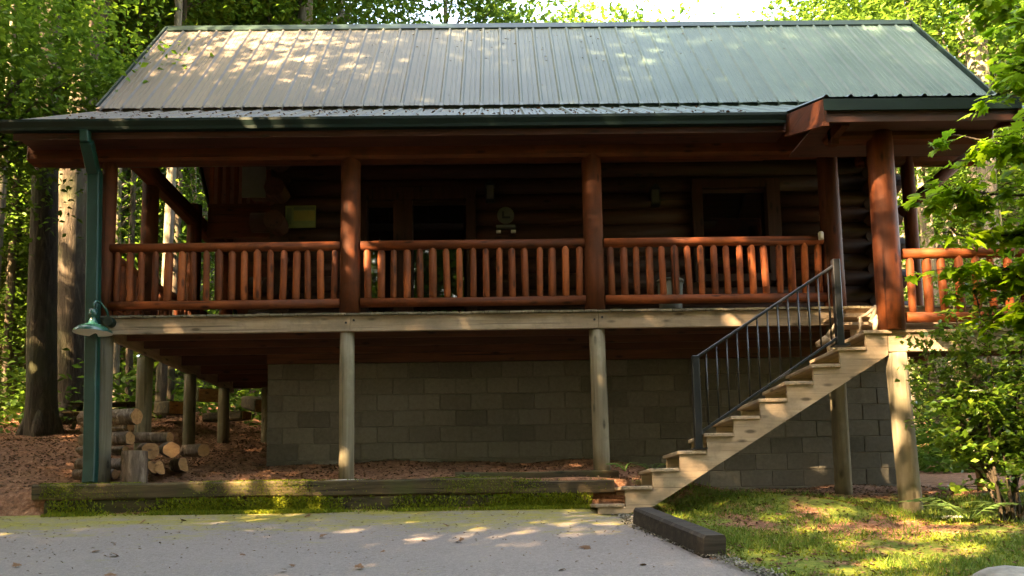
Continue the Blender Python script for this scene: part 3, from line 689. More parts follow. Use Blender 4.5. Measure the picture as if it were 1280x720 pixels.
# ------------------------------------------------------------------ porch fittings
bl = thing('barn_light', 'green enamel barn light on a gooseneck arm at the left porch corner', 'lamp', loc=(-4.56, 8.62, 2.06))
lathe = [(.03, .18), (.04, .12), (.055, .08), (.09, .065), (.15, .04), (.195, .0), (.20, -.025), (.19, -.025), (.145, .022), (.05, .06), (.0, .062)]
mb = MB(); n = 28; V = [(r_*math.cos(2*math.pi*j/n), r_*math.sin(2*math.pi*j/n), z) for r_, z in lathe for j in range(n)]
mb.poly(V, [(i*n+j, i*n+(j+1) % n, (i+1)*n+(j+1) % n, (i+1)*n+j) for i in range(6) for j in range(n)], True)
o = link('lamp_shade', mb, M['lamp_green']); o.parent = bl
mb = MB(); mb.poly(V, [(i*n+j, i*n+(j+1) % n, (i+1)*n+(j+1) % n, (i+1)*n+j) for i in range(6, 10) for j in range(n)], True)
o = link('shade_lining', mb, M['lamp_white']); o.parent = bl
o = link('socket', MB().tube([(0, 0, .15), (0, 0, .24)], .045, 12), M['lamp_green']); o.parent = bl
o = link('gooseneck', MB().tube([(0, 0, .22), (0, 0, .31), (.01, .03, .35), (.03, .09, .34), (.06, .15, .28), (.07, .20, .2)], .014, 8), M['lamp_green']); o.parent = bl
o = link('junction_box', MB().tube([(.075, .26, .15), (.075, .16, .15)], .055, 14), M['green_metal']); o.parent = bl
sg = thing('notice_sign', 'yellow and green notice sign hung on the log wall left of door', 'sign', loc=(-2.70, WY-.03, 3.99))
o = link('board', MB().box(-.205, .205, 0, .015, -.155, .155), M['sign_green']); o.parent = sg
o = link('yellow_field', MB().box(-.09, .195, -.004, -.001, -.06, .08), M['sign_yellow']); o.parent = sg
o = link('footer_strip', MB().box(-.09, .195, -.004, -.001, -.14, -.075), M['sign_green']); o.parent = sg
o = link('header_strip', MB().box(-.09, .195, -.004, -.001, .095, .14).box(-.18, -.12, -.004, -.001, -.11, .12), M['sign_dark']); o.parent = sg
tag(link('notice_board', MB().box(-.155, .155, 0, .03, -.21, .21, .004), M['grey_panel'], loc=(-3.27, WY-.25, 4.39)), 'plain grey board hung near the corner of the log wall', 'board')
pq = thing('wall_plaque', 'round rustic wall plaque with small shelf and two pale pegs between door and centre post', 'plaque', loc=(.076, WY-.02, 3.98))
o = link('disc', MB().tube([(0, .02, 0), (0, -.01, 0)], .115, 24), M['grey_panel']); o.parent = pq
o = link('emblem', MB().box(-.05, .06, -.016, -.011, -.05, -.02).box(-.05, -.02, -.016, -.011, -.02, .05), M['iron']); o.parent = pq
o = link('shelf', MB().box(-.13, .13, -.05, .02, -.19, -.15), M['grey_panel']); o.parent = pq
for dx in (-.1, .1):
    o = link('peg', MB().box(dx-.032, dx+.032, -.06, .0, -.255, -.225, .005), M['white']); o.parent = pq
def lantern(loc, label):
    t = thing('wall_lantern', label, 'lantern', 'lanterns on the porch wall', loc=loc)
    o = link('back_plate', MB().box(-.04, .04, -.012, .02, -.06, .12, .004), M['iron']); o.parent = t
    o = link('cage', MB().box(-.06, .06, -.15, -.03, -.16, -.145).box(-.065, .065, -.155, -.025, .05, .065).box(-.06, -.05, -.15, -.14, -.145, .05).box(.05, .06, -.15, -.14, -.145, .05).prism([(-.065, .065), (.065, .065), (0, .13)], -.15, -.03, 1), M['iron']); o.parent = t
    o = link('glass', MB().box(-.045, .045, -.135, -.045, -.144, .049), M['grey_panel']); o.parent = t
lantern((-.13, WY-.02, 4.30), 'black wall lantern just right of the glass door')
lantern((2.10, WY-.02, 4.22), 'black wall lantern left of the dark window')
t = thing('post_lamp', 'small white lamp mounted on the railing end beside the stairs post', 'lamp', loc=(3.765, 8.88, 3.15))
o = link('lamp_body', MB().tube([(0, 0, -.05), (0, 0, .03), (0, 0, .045)], [.03, .032, .02], 10), M['white']); o.parent = t
o = link('clip', MB().box(-.012, .012, 0, .05, -.05, -.03), M['iron']); o.parent = t
ch = thing('porch_bin', 'grey lidded bin standing on the porch behind the right railing', 'bin', loc=(2.16, 9.75, DK))
o = link('bin_body', MB().tube([(0, 0, .02), (0, 0, .3), (0, 0, .56)], [.13, .15, .165], 16), M['grey_panel']); o.parent = ch
o = link('lid', MB().tube([(0, 0, .56), (0, 0, .6), (0, 0, .63)], [.18, .17, .05], 16), M['grey_panel']); o.parent = ch
# driftwood by the stair head
dw = thing('driftwood_figure', 'rustic stick animal of pale driftwood standing on the porch landing', 'ornament', loc=(3.93, 8.1, lz))
for nm, pts, r_ in [('body', [(-.02, 0, .10), (.05, 0, .16), (.10, 0, .15)], [.04, .05, .04]), ('neck', [(-.01, 0, .13), (.045, 0, .27), (.05, .01, .30)], [.03, .028, .02]), ('back_branch', [(.03, .0, .28), (-.06, 0, .20), (-.15, .01, .17)], [.02, .018, .012]),
                    ('leg', [(-.13, 0, .17), (-.14, 0, .0)], [.014, .012]), ('leg', [(.02, -.03, .14), (.0, -.03, .0)], [.03, .024]), ('leg', [(.06, .0, .14), (.055, -.01, .0)], [.03, .026]), ('leg', [(.10, .03, .14), (.115, .03, .0)], [.022, .02])]:
    o = link(nm, MB().tube(pts, r_, 9, jit=.12, seed=len(pts)), M['drift']); o.parent = dw
dw2 = thing('driftwood_root', 'gnarled driftwood root leaning behind the upper stair railing', 'ornament', loc=(3.62, 8.58, 1.72))
for nm, pts, r_ in [('root', [(-.10, 0, .06), (.0, 0, .12), (.08, 0, .08), (.14, 0, .22)], [.03, .05, .045, .015]), ('branch', [(.0, 0, .1), (.05, -.02, .2), (.14, -.02, .33)], [.035, .022, .01]), ('branch', [(.02, 0, .1), (.06, .02, .0), (.12, .0, -.05)], [.035, .03, .02])]:
    o = link(nm, MB().tube(pts, r_, 9, jit=.15, seed=3), M['drift']); o.parent = dw2

# ------------------------------------------------------------------ foliage helpers
def leaf_mesh(name, C, size, rng, up=.35, nrm=None, aspect=.55, fold=.18):
    """many folded diamond leaves at the given centres, one mesh"""
    N = len(C); th = rng.uniform(0, 2*np.pi, N)
    n = rng.normal(size=(N, 3)); n[:, 2] = np.abs(n[:, 2])+up*2; n /= np.linalg.norm(n, axis=1)[:, None]
    t = np.stack([np.cos(th), np.sin(th), rng.uniform(-.5, .2, N)], 1); t -= n*(t*n).sum(1)[:, None]; t /= np.linalg.norm(t, axis=1)[:, None]
    b = np.cross(n, t); s = (size*rng.uniform(.6, 1.3, N))[:, None]
    V = np.empty((N, 4, 3)); V[:, 0] = C-t*s*.5; V[:, 1] = C+b*s*aspect*.5+n*s*fold*.5; V[:, 2] = C+t*s*.5-n*s*.1; V[:, 3] = C-b*s*aspect*.5+n*s*fold*.5
    me = bpy.data.meshes.new(name); me.vertices.add(N*4); me.vertices.foreach_set('co', V.reshape(-1))
    idx = (np.arange(N)[:, None]*4+np.array([0, 1, 2, 0, 2, 3])[None]).reshape(-1)
    me.loops.add(N*6); me.loops.foreach_set('vertex_index', idx); me.polygons.add(N*2); me.polygons.foreach_set('loop_start', np.arange(N*2)*3)
    me.update(calc_edges=True); return me
def clump_points(rng, nclump, rx, ry, rz, zc, per, cr, shell=.45):
    d = rng.normal(size=(nclump, 3)); d /= np.linalg.norm(d, axis=1)[:, None]
    r = rng.uniform(shell, 1, nclump)**.7
    c = d*r[:, None]*np.array([rx, ry, rz]) + np.array([0, 0, zc])
    P = []
    for q in c:
        k = int(per*rng.uniform(.5, 1.5)); o = rng.normal(size=(k, 3))*np.array([cr, cr, cr*.38])*rng.uniform(.7, 1.4)
        P.append(q+o)
    return np.concatenate(P), c
def tree_meshes(seed, h, r0, rx, rz, zc, nclump, per, leaf, bare=.4, cr=.5):
    rng = np.random.default_rng(seed); rnd = random.Random(seed)
    P, C = clump_points(rng, nclump, rx, rx, rz, zc, per, cr)
    crown = leaf_mesh('crown', P, leaf, rng)
    mb = MB(); bx, by = rnd.uniform(-.3, .3), rnd.uniform(-.3, .3)
    axis = lambda z: Vector((bx*math.sin(z/h*3), by*math.sin(z/h*2.3), z))
    zs = [-.4, 0, .25, h*.15, h*.3, h*.45, h*.6, h*.75, h*.9, h]
    mb.tube([axis(z) for z in zs], [r0*1.5, r0*1.25, r0*1.05, r0*.95, r0*.87, r0*.75, r0*.6, r0*.4, r0*.2, .02], 14, jit=.06, seed=seed)
    for q in C[:min(len(C), 16)]:
        z0_ = max(h*bare, q[2]-rnd.uniform(.8, 2.5)); z0_ = min(z0_, h*.95); a = axis(z0_); e = Vector(q)
        rb = r0*.35*(1-z0_/h*.6)
        mb.tube([a, a.lerp(e, .5)+Vector((0, 0, .25)), e], [rb, rb*.6, rb*.15], 7, cap=False, seed=seed)
    return mb.mesh('trunk'), crown
def tree(name, meshes, loc, label, cat='tree', group=None, rz=0, scale=1, bark_='bark', leaf_='leaf'):
    t = thing(name, label, cat, group, loc); t.rotation_euler = (0, 0, rz); t.scale = (scale,)*3
    for nm, me, mt in (('trunk', meshes[0], M[bark_]), ('crown', meshes[1], M[leaf_])):
        o = link(nm, me, mt); o.parent = t
    return t
# crown kinds: tall canopy trees, mid trees, understorey saplings
BIG = [tree_meshes(s, 19, .24, 3.6, 5.2, 13.2, 90, 95, .17, .35, .55) for s in (1, 2, 3)]
SHADE = [tree_meshes(s, 19, .24, 4.0, 5.6, 12.6, 120, 100, .26, .3, .6) for s in (11, 12, 13)]
SHADE_LOW = [tree_meshes(s, 13, .16, 3.0, 5.6, 6.8, 100, 90, .22, .15, .55) for s in (14, 15)]
TALL = [tree_meshes(18, 26, .30, 4.8, 4.4, 20.0, 120, 100, .27, .55, .65)]
POLE = [tree_meshes(s, 15, .085, 2.0, 3.0, 11.5, 34, 80, .15, .6, .5) for s in (16, 17)]
MID = [tree_meshes(s, 14, .14, 2.6, 5.0, 8.6, 75, 85, .14, .25, .5) for s in (4, 5)]
SAP = [tree_meshes(s, 6, .05, 1.7, 2.3, 3.2, 50, 75, .11, .15, .4) for s in (6, 7, 8)]

# two large trunks on the left
def big_left(pts, rad, seed, label, crown_c, bark_='bark'):
    t = thing('oak_tree', label, 'tree', loc=pts[0]); p0 = Vector(pts[0]); mb = MB()
    q = [Vector(p)-p0 for p in pts]; mb.tube([q[0]-Vector((0, 0, .4))]+q, [rad[0]*1.1]+rad, 20, jit=.05, seed=seed)
    for k in range(5):
        a = 2*math.pi*k/5+seed; d = Vector((math.cos(a), math.sin(a), 0))
        mb.tube([q[0]+d*rad[0]*.4+Vector((0, 0, .5)), q[0]+d*rad[0]*.95+Vector((0, 0, .10)), q[0]+d*rad[0]*1.4+Vector((0, 0, -.15))], [rad[0]*.35, rad[0]*.3, .05], 8, jit=.05, seed=k)
    rng = np.random.default_rng(seed); P, C = clump_points(rng, 70, 3.6, 3.6, 3.8, 0, 90, .55); P += np.array(crown_c)-np.array(pts[0])
    C += np.array(crown_c)-np.array(pts[0])
    for e in C[:10]:
        mb.tube([q[-2], q[-2].lerp(Vector(e), .5)+Vector((0, 0, .4)), Vector(e)], [.09, .05, .015], 7, cap=False)
    o = link('trunk', mb, M[bark_]); o.parent = t
    o = link('crown', leaf_mesh('crown', P, .16, rng), M['leaf']); o.parent = t
big_left([(-7.64, 13, 1.30), (-7.68, 13, 2.0), (-7.73, 13, 3.3), (-7.80, 13, 6.1), (-7.83, 13, 9.0), (-7.9, 13, 13)], [.29, .235, .222, .20, .17, .12], 5, 'straight dark oak trunk left of the porch, nearest the frame edge', (-8.2, 13.4, 13.2))
big_left([(-8.03, 14.5, 1.70), (-8.07, 14.5, 2.3), (-8.09, 14.5, 3.7), (-8.16, 14.5, 6.8), (-7.88, 14.6, 10.1), (-7.6, 14.7, 14)], [.33, .275, .26, .24, .21, .15], 6, 'thick rough oak trunk right beside the first, just left of the downspout', (-7.6, 15.5, 14.5), 'bark')

def leaning_tree(loc, crown, r_, n, seed, label):
    t = thing('beech_tree', label, 'tree', loc=loc); rng = np.random.default_rng(seed); L = Vector(loc); mb = MB()
    c = Vector(crown)-L; mb.tube([(0, 0, -.4), (0, 0, 0), c*.35+Vector((0, 0, c.z*.15)), c*.7+Vector((0, 0, c.z*.1)), c], [.13, .11, .085, .06, .02], 10, jit=.05)
    P, C = clump_points(rng, n, *r_, 0, 75, .38, .2); P += np.array(c); C += np.array(c)
    for e in C[:14]: mb.tube([c*.75, c*.75+(Vector(e)-c*.75)*.5+Vector((0, 0, .15)), Vector(e)], [.03, .018, .006], 6, cap=False)
    o = link('trunk', mb, M['bark']); o.parent = t
    o = link('crown', leaf_mesh('crown', P, .115, rng, .4), M['leaf']); o.parent = t
leaning_tree((-9.6, 11.4, gz(-9.6, 11.4)), (-7.25, 11.6, 7.0), (2.0, 1.0, 1.8), 120, 51, 'beech with fresh green leaves hanging in front of the upper oak trunks at left')
leaning_tree((-10.2, 12.2, gz(-10.2, 12.2)), (-8.2, 11.8, 5.4), (1.3, .9, 1.3), 40, 52, 'young beech with thin foliage at the left edge beside the oak trunks')
# background woods
rw = random.Random(21)
def scatter(kind, n, yr, xr, names, label, group, sc_=(.8, 1.2), leaf_='leaf_back', avoid=True):
    k = 0; tries = 0
    while k < n and tries < n*40:
        tries += 1; y = rw.uniform(*yr); x = rw.uniform(*xr)*y
        if avoid and -6.6 < x < 8.2 and y < 18.5: continue
        if (x+7.8)**2+(y-13.5)**2 < 2.2: continue
        tree(names, rw.choice(kind), (x, y, gz(x, y)-.05), label, 'tree', group, rw.uniform(0, 6.28), rw.uniform(*sc_), rw.choice(['bark', 'bark_pale']), leaf_); k += 1
scatter(SHADE, 14, (16, 32), (-.95, -.42), 'forest_tree', 'tall leafy tree in the woods behind the left side of the cabin', 'woods behind the left side')
scatter(POLE, 26, (13.5, 27), (-.80, -.30), 'forest_tree', 'thin bare stemmed tree standing in the shaded woods left of the cabin', 'thin stems left of the cabin', leaf_='leaf')
scatter(MID, 16, (14, 34), (-.95, -.38), 'forest_tree', 'slender tree in the woods to the left of the cabin', 'slender trees left of the cabin')
scatter(SAP, 24, (14.5, 30), (-.85, -.28), 'sapling', 'young leafy sapling in the undergrowth left of the cabin', 'saplings left of the cabin')
scatter(BIG, 9, (19, 27), (-.42, -.20), 'forest_tree', 'tall tree whose crown fills the sky above the left half of the ridge', 'trees above the left half of the ridge')
for q, (x, y, sc1, lab) in enumerate([(3.3, 26, .86, 'tree crown rising above the middle right of the ridge between two sky gaps'), (5.0, 27, .85, 'tall tree above the ridge just left of the right hand sky gap'), (11.0, 25, .9, 'thin crowned tree above the right end of the ridge'), (15.5, 26, 1.0, 'tall tree rising past the right end of the roof'), (-1.75, 24, .86, 'tree crown left of the sky gap above the middle of the ridge')]):
    tree('forest_tree', SHADE[q % 3], (x, y, gz(x, y)), lab, 'tree', None, q*1.3, sc1, 'bark', 'leaf')
scatter(BIG, 6, (15, 32), (.5, .95), 'forest_tree', 'tall leafy tree in the woods to the right of the cabin', 'woods right of the cabin')
scatter(MID, 10, (13, 30), (.5, .9), 'forest_tree', 'slender tree in the woods to the right of the cabin', 'slender trees right of the cabin')
scatter(SAP, 14, (13, 28), (.48, .85), 'sapling', 'young leafy sapling in the undergrowth right of the cabin', 'saplings right of the cabin')
# trees around the clearing, left of and across the driveway (they shade the yard and mirror in the glass)
for x, y, s in [(-7, 3.2, .95), (-15, 2.5, 1.05), (-11, -1.5, 1.05), (-16.5, -3, 1.1), (-9, -6.5, 1.0), (-14, -8, 1.05), (-4.5, -9, 1.0), (-20, 3, 1.1), (-21, -9, 1.1), (1.5, -12, 1.35), (7, -11, 1.3), (12, -6, 1.3), (-1, -17, 1.45), (5, -18, 1.5), (-9, -15, 1.4), (13, 1.5, 1.1), (11, -14, 1.4), (-4.5, -14, 1.3), (4.5, -11.5, 1.2), (-2.5, -8.5, 1.35)]:
    tree('clearing_tree', rw.choice(SHADE), (x, y, gz(x, y)-.05), 'tall broadleaf tree at the edge of the driveway clearing', 'tree', 'trees round the driveway clearing', rw.uniform(0, 6.28), s)
for x, y, s in [(-8, -11, 1), (-3, -13, .9), (2.5, -15, 1), (6.5, -14, .9), (10, -10, 1), (12, -3, .9), (-12, -11, 1), (-16, -12, 1), (15, -8, 1), (9, -17, 1), (-1, -20, 1.1), (4, -22, 1.1), (-6, -18, 1.1), (14, 5, .8), (-14, 6, .8)]:
    tree('clearing_tree', rw.choice(SHADE_LOW), (x, y, gz(x, y)-.05), 'slender low branched tree across the driveway from the cabin', 'tree', 'slender trees across the driveway', rw.uniform(0, 6.28), s)
for x, y in [(-5, -11), (-1.5, -12.5), (1, -13), (4.5, -12), (8, -10), (-9, -9), (-13, -6), (-7.5, -14), (11, -7), (2.5, -17), (6, -16), (-3, -16)]:
    tree('clearing_sapling', rw.choice(SAP), (x, y, gz(x, y)-.05), 'bushy sapling across the driveway from the cabin', 'tree', 'saplings across the driveway', rw.uniform(0, 6.28), 1.2)
tree('clearing_tree', BIG[1], (-11, 5.4, gz(-11, 5.4)-.05), 'open crowned tree left of the clearing throwing dappled shade on the roof', 'tree', None, 2.0, 1.0)
for x, y in [(-8.6, -.6), (-5.2, -3.4), (-4.8, 1.0)]:  # added out of view; crowns raised to shade the roof, not the lawn
    tree('clearing_tree', TALL[0], (x, y, gz(x, y)-.05), 'very tall high crowned tree added unseen beside the driveway to shade the roof', 'tree', 'unseen high crowned trees added to shade the roof', rw.uniform(0, 6.28), 1.0)
tree('clearing_tree', SHADE_LOW[0], (-11.0, 8.0, gz(-11, 8)-.05), 'unseen low branched tree added left of the clearing to shade the ground', 'tree', None, 1.0, .9)  # added out of view to darken the ground at far left
# far woods as one mass
def far_woods():
    rng = np.random.default_rng(5); n = 26000
    y = rng.uniform(34, 60, n); x = rng.uniform(-1.05, 1.05, n)*y; z = ground_z(x, y) + rng.uniform(0, 1, n)**.8*np.interp(np.abs(x/y), [0, .25, .45, 1.1], [11, 11, 15, 17])
    # the same woods close the clearing on its other sides
    m = 64000; th = rng.uniform(math.radians(133), math.radians(407), m); r = rng.uniform(23, 44, m)
    x2 = r*np.sin(th); y2 = r*np.cos(th)+4; z2 = ground_z(x2, y2)+rng.uniform(-.5, 1, m)**1.0*15
    x = np.concatenate([x, x2]); y = np.concatenate([y, y2]); z = np.concatenate([z, z2])
    k = ~((np.abs(x/np.maximum(y, .01)) < 1.0) & (y > 0) & (y < 34))
    me = leaf_mesh('distant_woods', np.stack([x, y, z], 1)[k], .95, rng, aspect=.7); o = link('distant_woods', me, M['leaf_back'], kind='stuff'); o['label'] = 'distant woods rising all round the clearing and behind the cabin'; o['category'] = 'woods'
far_woods()
def undergrowth():
    rng = np.random.default_rng(15); n = 46000
    y = 13.2+22*rng.uniform(0, 1, n)**1.5; side = rng.uniform(0, 1, n) < .62
    x = np.where(side, rng.uniform(-1.0, -.24, n), rng.uniform(.44, 1.0, n))*y
    patch = .5+.5*np.sin(x*1.7+y*.6)*np.sin(y*1.3-x*.5)
    z = ground_z(x, y)+rng.uniform(0, 1, n)**1.6*(.35+1.5*patch)
    k = ~((x > -6.6) & (y < 15.6) & (x < 0)) & ~((x < -6.2) & (y < 14.2) & (rng.uniform(0, 1, n) < .8)); k &= ~((x > 0) & (x < 7.3) & (y < 17))
    o = link('undergrowth', leaf_mesh('undergrowth', np.stack([x, y, z], 1)[k], .17, rng, .5), M['leaf_back'], kind='stuff'); o['label'] = 'leafy undergrowth covering the forest floor beyond the cabin'
undergrowth()
# foreground maple on the right: big lobed leaves
def maple_leaf_mesh():
    out = [(0, 0), (.10, .12), (.34, .02), (.30, .20), (.50, .36), (.34, .42), (.40, .62), (.20, .56), (.16, .72), (.0, 1.0)]
    pts = out + [(-x, y) for x, y in out[-2:0:-1]]
    V = [(0, .35, .03)] + [(x, y, -.12*x*x*3-.10*(y-.3)**2) for x, y in pts]
    mb = MB(); n = len(pts); mb.poly(V, [(0, 1+i, 1+(i+1) % n) for i in range(n)]); return V, mb.f
mp = thing('maple_tree', 'maple with bright lobed leaves reaching in at the right edge', 'tree', loc=(6.6, 6.9, gz(6.6, 6.9)))
rm = random.Random(31); B0 = Vector((6.6, 6.9, gz(6.6, 6.9)))
trunk = MB().tube([(0, 0, -.3), (0, 0, 0), (-.1, 0, 2.5), (-.15, .1, 5.0), (-.1, 0, 8)], [.17, .14, .12, .10, .06], 14, jit=.05)
leaves = []
def spray(start, end, r0, twigs, reach, dens):
    s_ = Vector(start)-B0; e_ = Vector(end)-B0; mid = s_.lerp(e_, .5)+Vector((0, 0, .15)); P = [s_, mid, e_]
    trunk.tube(P, [r0, r0*.6, .006], 7, cap=False)
    for k in range(twigs):
        t = rm.uniform(.3, 1); p = s_.lerp(mid, t*2) if t < .5 else mid.lerp(e_, t*2-1)
        q = p + Vector((rm.uniform(-1, .5), rm.uniform(-.8, .8), rm.uniform(-.35, .25)))*reach
        trunk.tube([p, p.lerp(q, .5)+Vector((0, 0, .03)), q], [.008, .005, .002], 5, cap=False)
        for j in range(dens):
            u = rm.uniform(.25, 1.05); c = p.lerp(q, u)+Vector((rm.uniform(-.06, .06), rm.uniform(-.08, .08), rm.uniform(-.06, .04))); leaves.append(c)
T0 = (6.5, 6.9, 0)
for st_, en, tw in [((6.5, 6.9, 2.6), (4.02, 6.6, 3.25), 26), ((6.5, 6.9, 2.4), (4.10, 6.9, 2.85), 26), ((6.5, 6.9, 3.0), (4.45, 6.4, 3.75), 24), ((6.5, 6.9, 2.2), (4.35, 7.0, 2.45), 26), ((6.5, 6.9, 3.6), (4.75, 6.6, 4.3), 26), ((6.5, 6.9, 4.0), (4.9, 7.2, 4.9), 22), ((6.5, 6.9, 1.9), (4.6, 7.1, 2.05), 24), ((6.5, 6.9, 2.0), (4.35, 7.2, 2.15), 26), ((6.5, 6.9, 1.7), (4.75, 7.2, 1.75), 22), ((6.5, 6.9, 2.3), (4.8, 6.7, 2.6), 24), ((6.5, 6.9, 2.8), (4.9, 7.0, 3.3), 22)]:
    spray(st_, en, .03, tw, .45, 17)
LV, LF = maple_leaf_mesh()
lm = bpy.data.meshes.new('leaf'); lm.from_pydata(LV, [], LF); lm.materials.append(M['leaf_maple'])
o = link('trunk', trunk, M['bark']); o.parent = mp
def leaf_rot(r): return (Vector((r.uniform(-1, .6), r.uniform(-1, .3), r.uniform(-.7, .05)))).to_track_quat('Y', 'Z').to_matrix() @ Matrix.Rotation(r.uniform(-.6, .6), 3, 'Y')
# nearest / leftmost leaves as single parts, the rest as one mass
leaves.sort(key=lambda c: (c.x + B0.x) + .3*abs(c.z+B0.z-3.2)); FM = MB(); near = leaves[40:340]; rest = leaves[:40]+leaves[340:]
for c in near:
    o = link('leaf', lm, M['leaf_maple']); o.parent = mp; o.location = c; o.rotation_euler = leaf_rot(rm).to_euler(); o.scale = (rm.uniform(.09, .15),)*3
for c in rest:
    m = leaf_rot(rm); s_ = rm.uniform(.09, .15)
    FM.poly([m @ (Vector(v)*s_) + c for v in LV], LF)
o = link('foliage', FM, M['leaf_maple'], kind='stuff'); o.parent = mp
# shrub by the landing
def shrub(name, loc, label, specs, leaf, mat, n, seed, cat='shrub', fill=None):
    t = thing(name, label, cat, loc=loc); mb = MB(); rng = np.random.default_rng(seed); r = random.Random(seed); P = []
    for e, k in specs:
        e = Vector(e); m = e*.5+Vector((r.uniform(-.1, .1), r.uniform(-.1, .1), .1)); mb.tube([(r.uniform(-.1, .1), r.uniform(-.1, .1), -.1), m, e], [.018, .012, .004], 6, cap=False)
        for j in range(k):
            u = r.uniform(.35, 1.0); p = m.lerp(e, u*2-1) if u > .5 else Vector((0, 0, 0)).lerp(m, u*2)
            q = p+Vector((r.uniform(-1, 1), r.uniform(-1, 1), r.uniform(-.4, .5)))*.36; mb.tube([p, q], [.005, .002], 4, cap=False)
            for i in range(n): P.append(p.lerp(q, r.uniform(.2, 1.1))+Vector((r.gauss(0, .05), r.gauss(0, .05), r.gauss(0, .03))))
    o = link('stem', mb, M['bark']); o.parent = t
    o = link('foliage', leaf_mesh('foliage', np.array([tuple(p) for p in P]), leaf, rng, .3, aspect=.6), mat, kind='stuff'); o.parent = t
shrub('shrub', (4.75, 7.35, gz(4.75, 7.35)), 'large leafy shrub growing in front of the landing at right', [((-.45, -.1, 2.05), 22), ((-.1, .1, 2.25), 22), ((.3, -.1, 2.2), 18), ((-.7, 0, 1.75), 18), ((-.55, -.1, 1.1), 22), ((-.25, -.2, 1.3), 24), ((.2, -.1, 1.5), 22), ((.5, 0, 1.9), 16), ((-.5, .1, .75), 18), ((.1, -.2, .8), 20), ((.4, 0, 1.1), 18), ((-.2, -.2, 1.7), 22)], .075, M['leaf_shrub'], 20, 3)
shrub('shrub', (6.0, 8.9, gz(6.0, 8.9)), 'dark shrub growing under the landing beside the foundation', [((-.3, 0, 1.2), 14), ((.3, .1, 1.4), 14), ((0, -.2, .8), 14), ((.6, 0, 1.0), 14)], .085, M['leaf_shrub'], 22, 4)
def frond_plant(name, loc, label, fronds, leaf, n, seed, cat='plant'):
    t = thing(name, label, cat, loc=loc); r = random.Random(seed)
    for a, L, lift in fronds:
        d = Vector((math.cos(a), math.sin(a), 0)); pts = [d*L*u+Vector((0, 0, lift*u - .6*lift*u*u)) for u in (0, .33, .66, 1)]
        mb = MB().tube(pts, [.006, .005, .004, .002], 5, cap=False)
        for i in range(n):
            u = .25+.75*(i+.5)/n; p = d*L*u+Vector((0, 0, lift*u-.6*lift*u*u)); sd = Vector((-d.y, d.x, 0))
            for sg_ in (-1, 1):
                e = (sd*sg_+d*.5+Vector((0, 0, -.15))).normalized()*leaf; wv = d*leaf*.22
                mb.poly([p, p+e*.5+wv, p+e, p+e*.5-wv], [(0, 1, 2, 3)])
        o = link('frond', mb, M['leaf_fern']); o.parent = t
frond_plant('sumac_seedling', (4.42, 7.45, gz(4.42, 7.45)), 'low plant with long paired leaflets under the shrub by the landing post', [(3.0, .55, .5), (2.5, .4, .55), (3.6, .5, .4), (4.4, .4, .45), (5.4, .4, .4), (.4, .35, .4)], .17, 6, 5)
frond_plant('weed', (-.40, 8.78, gz(-.4, 8.78)-.02), 'small green weed growing behind the terrace timber at centre', [(a, .12, .14) for a in (0, 1.2, 2.5, 3.8, 5.1)], .07, 2, 6)
frond_plant('hosta', (1.36, 8.75, gz(1.36, 8.75)+.1), 'pale leafy plant tucked beside the bottom stair treads', [(a, .2, .22) for a in (2.2, 2.9, 3.5, 4.1, 1.2, 5)], .09, 3, 7)
frond_plant('weed', (1.72, 9.1, gz(1.72, 9.1)), 'dark green weed standing behind the lower stair treads', [(a, .16, .42) for a in (0, 1.2, 2.5, 3.8, 5.1)], .09, 4, 8)

# ------------------------------------------------------------------ ground cover
def blades(name, pts, h, w_, mat, rng, label):
    N = len(pts); th = rng.uniform(0, 6.28, N); hh = h*rng.uniform(.4, 1.3, N); lean = rng.normal(0, .45, (N, 2))
    V = np.empty((N, 3, 3)); dx = np.stack([np.cos(th), np.sin(th), np.zeros(N)], 1)*(w_*rng.uniform(.7, 1.3, N))[:, None]
    V[:, 0] = pts-dx; V[:, 1] = pts+dx; V[:, 2] = pts+np.stack([lean[:, 0]*hh, lean[:, 1]*hh, hh], 1)
    me = bpy.data.meshes.new(name); me.vertices.add(N*3); me.vertices.foreach_set('co', V.reshape(-1)); me.loops.add(N*3); me.loops.foreach_set('vertex_index', np.arange(N*3)); me.polygons.add(N); me.polygons.foreach_set('loop_start', np.arange(N)*3); me.update(calc_edges=True)
    o = link(name, me, mat, kind='stuff'); o['label'] = label; return o
rg = np.random.default_rng(77)
def lawn_pts(n, fn):
    x = rg.uniform(1.2, 7.5, n); y = rg.uniform(3.5, 8.7, n)
    k = (x > drive_right(y)+.02+rg.normal(0, .04, n)) & (np.sin(x*3.1+1)*np.sin(y*3.7+x)+rg.normal(0, .35, n) > fn)
    k &= np.hypot(x-3.4, (y-7.2)*1.8) > .55+rg.normal(0, .2, n)
    x = x[k]; y = y[k]; return np.stack([x, y, ground_z(x, y)], 1)
blades('grass', lawn_pts(60000, .2), .065, .0055, M['grass'], rg, 'short patchy grass on the bank beside the stairs')
blades('moss', lawn_pts(60000, -.3), .018, .008, M['moss'], rg, 'low moss on the bank beside the stairs')
n = 30000; x = rg.uniform(-4.9, .95, n); dens = np.clip(.55+.5*np.sin(x*1.9+.5)+.3*np.sin(x*5.1), .05, 1); k = rg.uniform(0, 1, n) < dens; x = x[k]
fr = rg.uniform(0, 1, len(x)); y = 8.51-fr**2*.16; z = np.where(fr < .55, plane_z(8.5)+rg.uniform(0, 1, len(x))**2*.15, plane_z(y)+.004); y = np.where(fr < .55, 8.512-rg.uniform(0, .02, len(x)), y)
blades('moss', np.stack([x, y, z], 1), .03, .010, M['moss'], rg, 'bright moss along the foot of the terrace timbers')
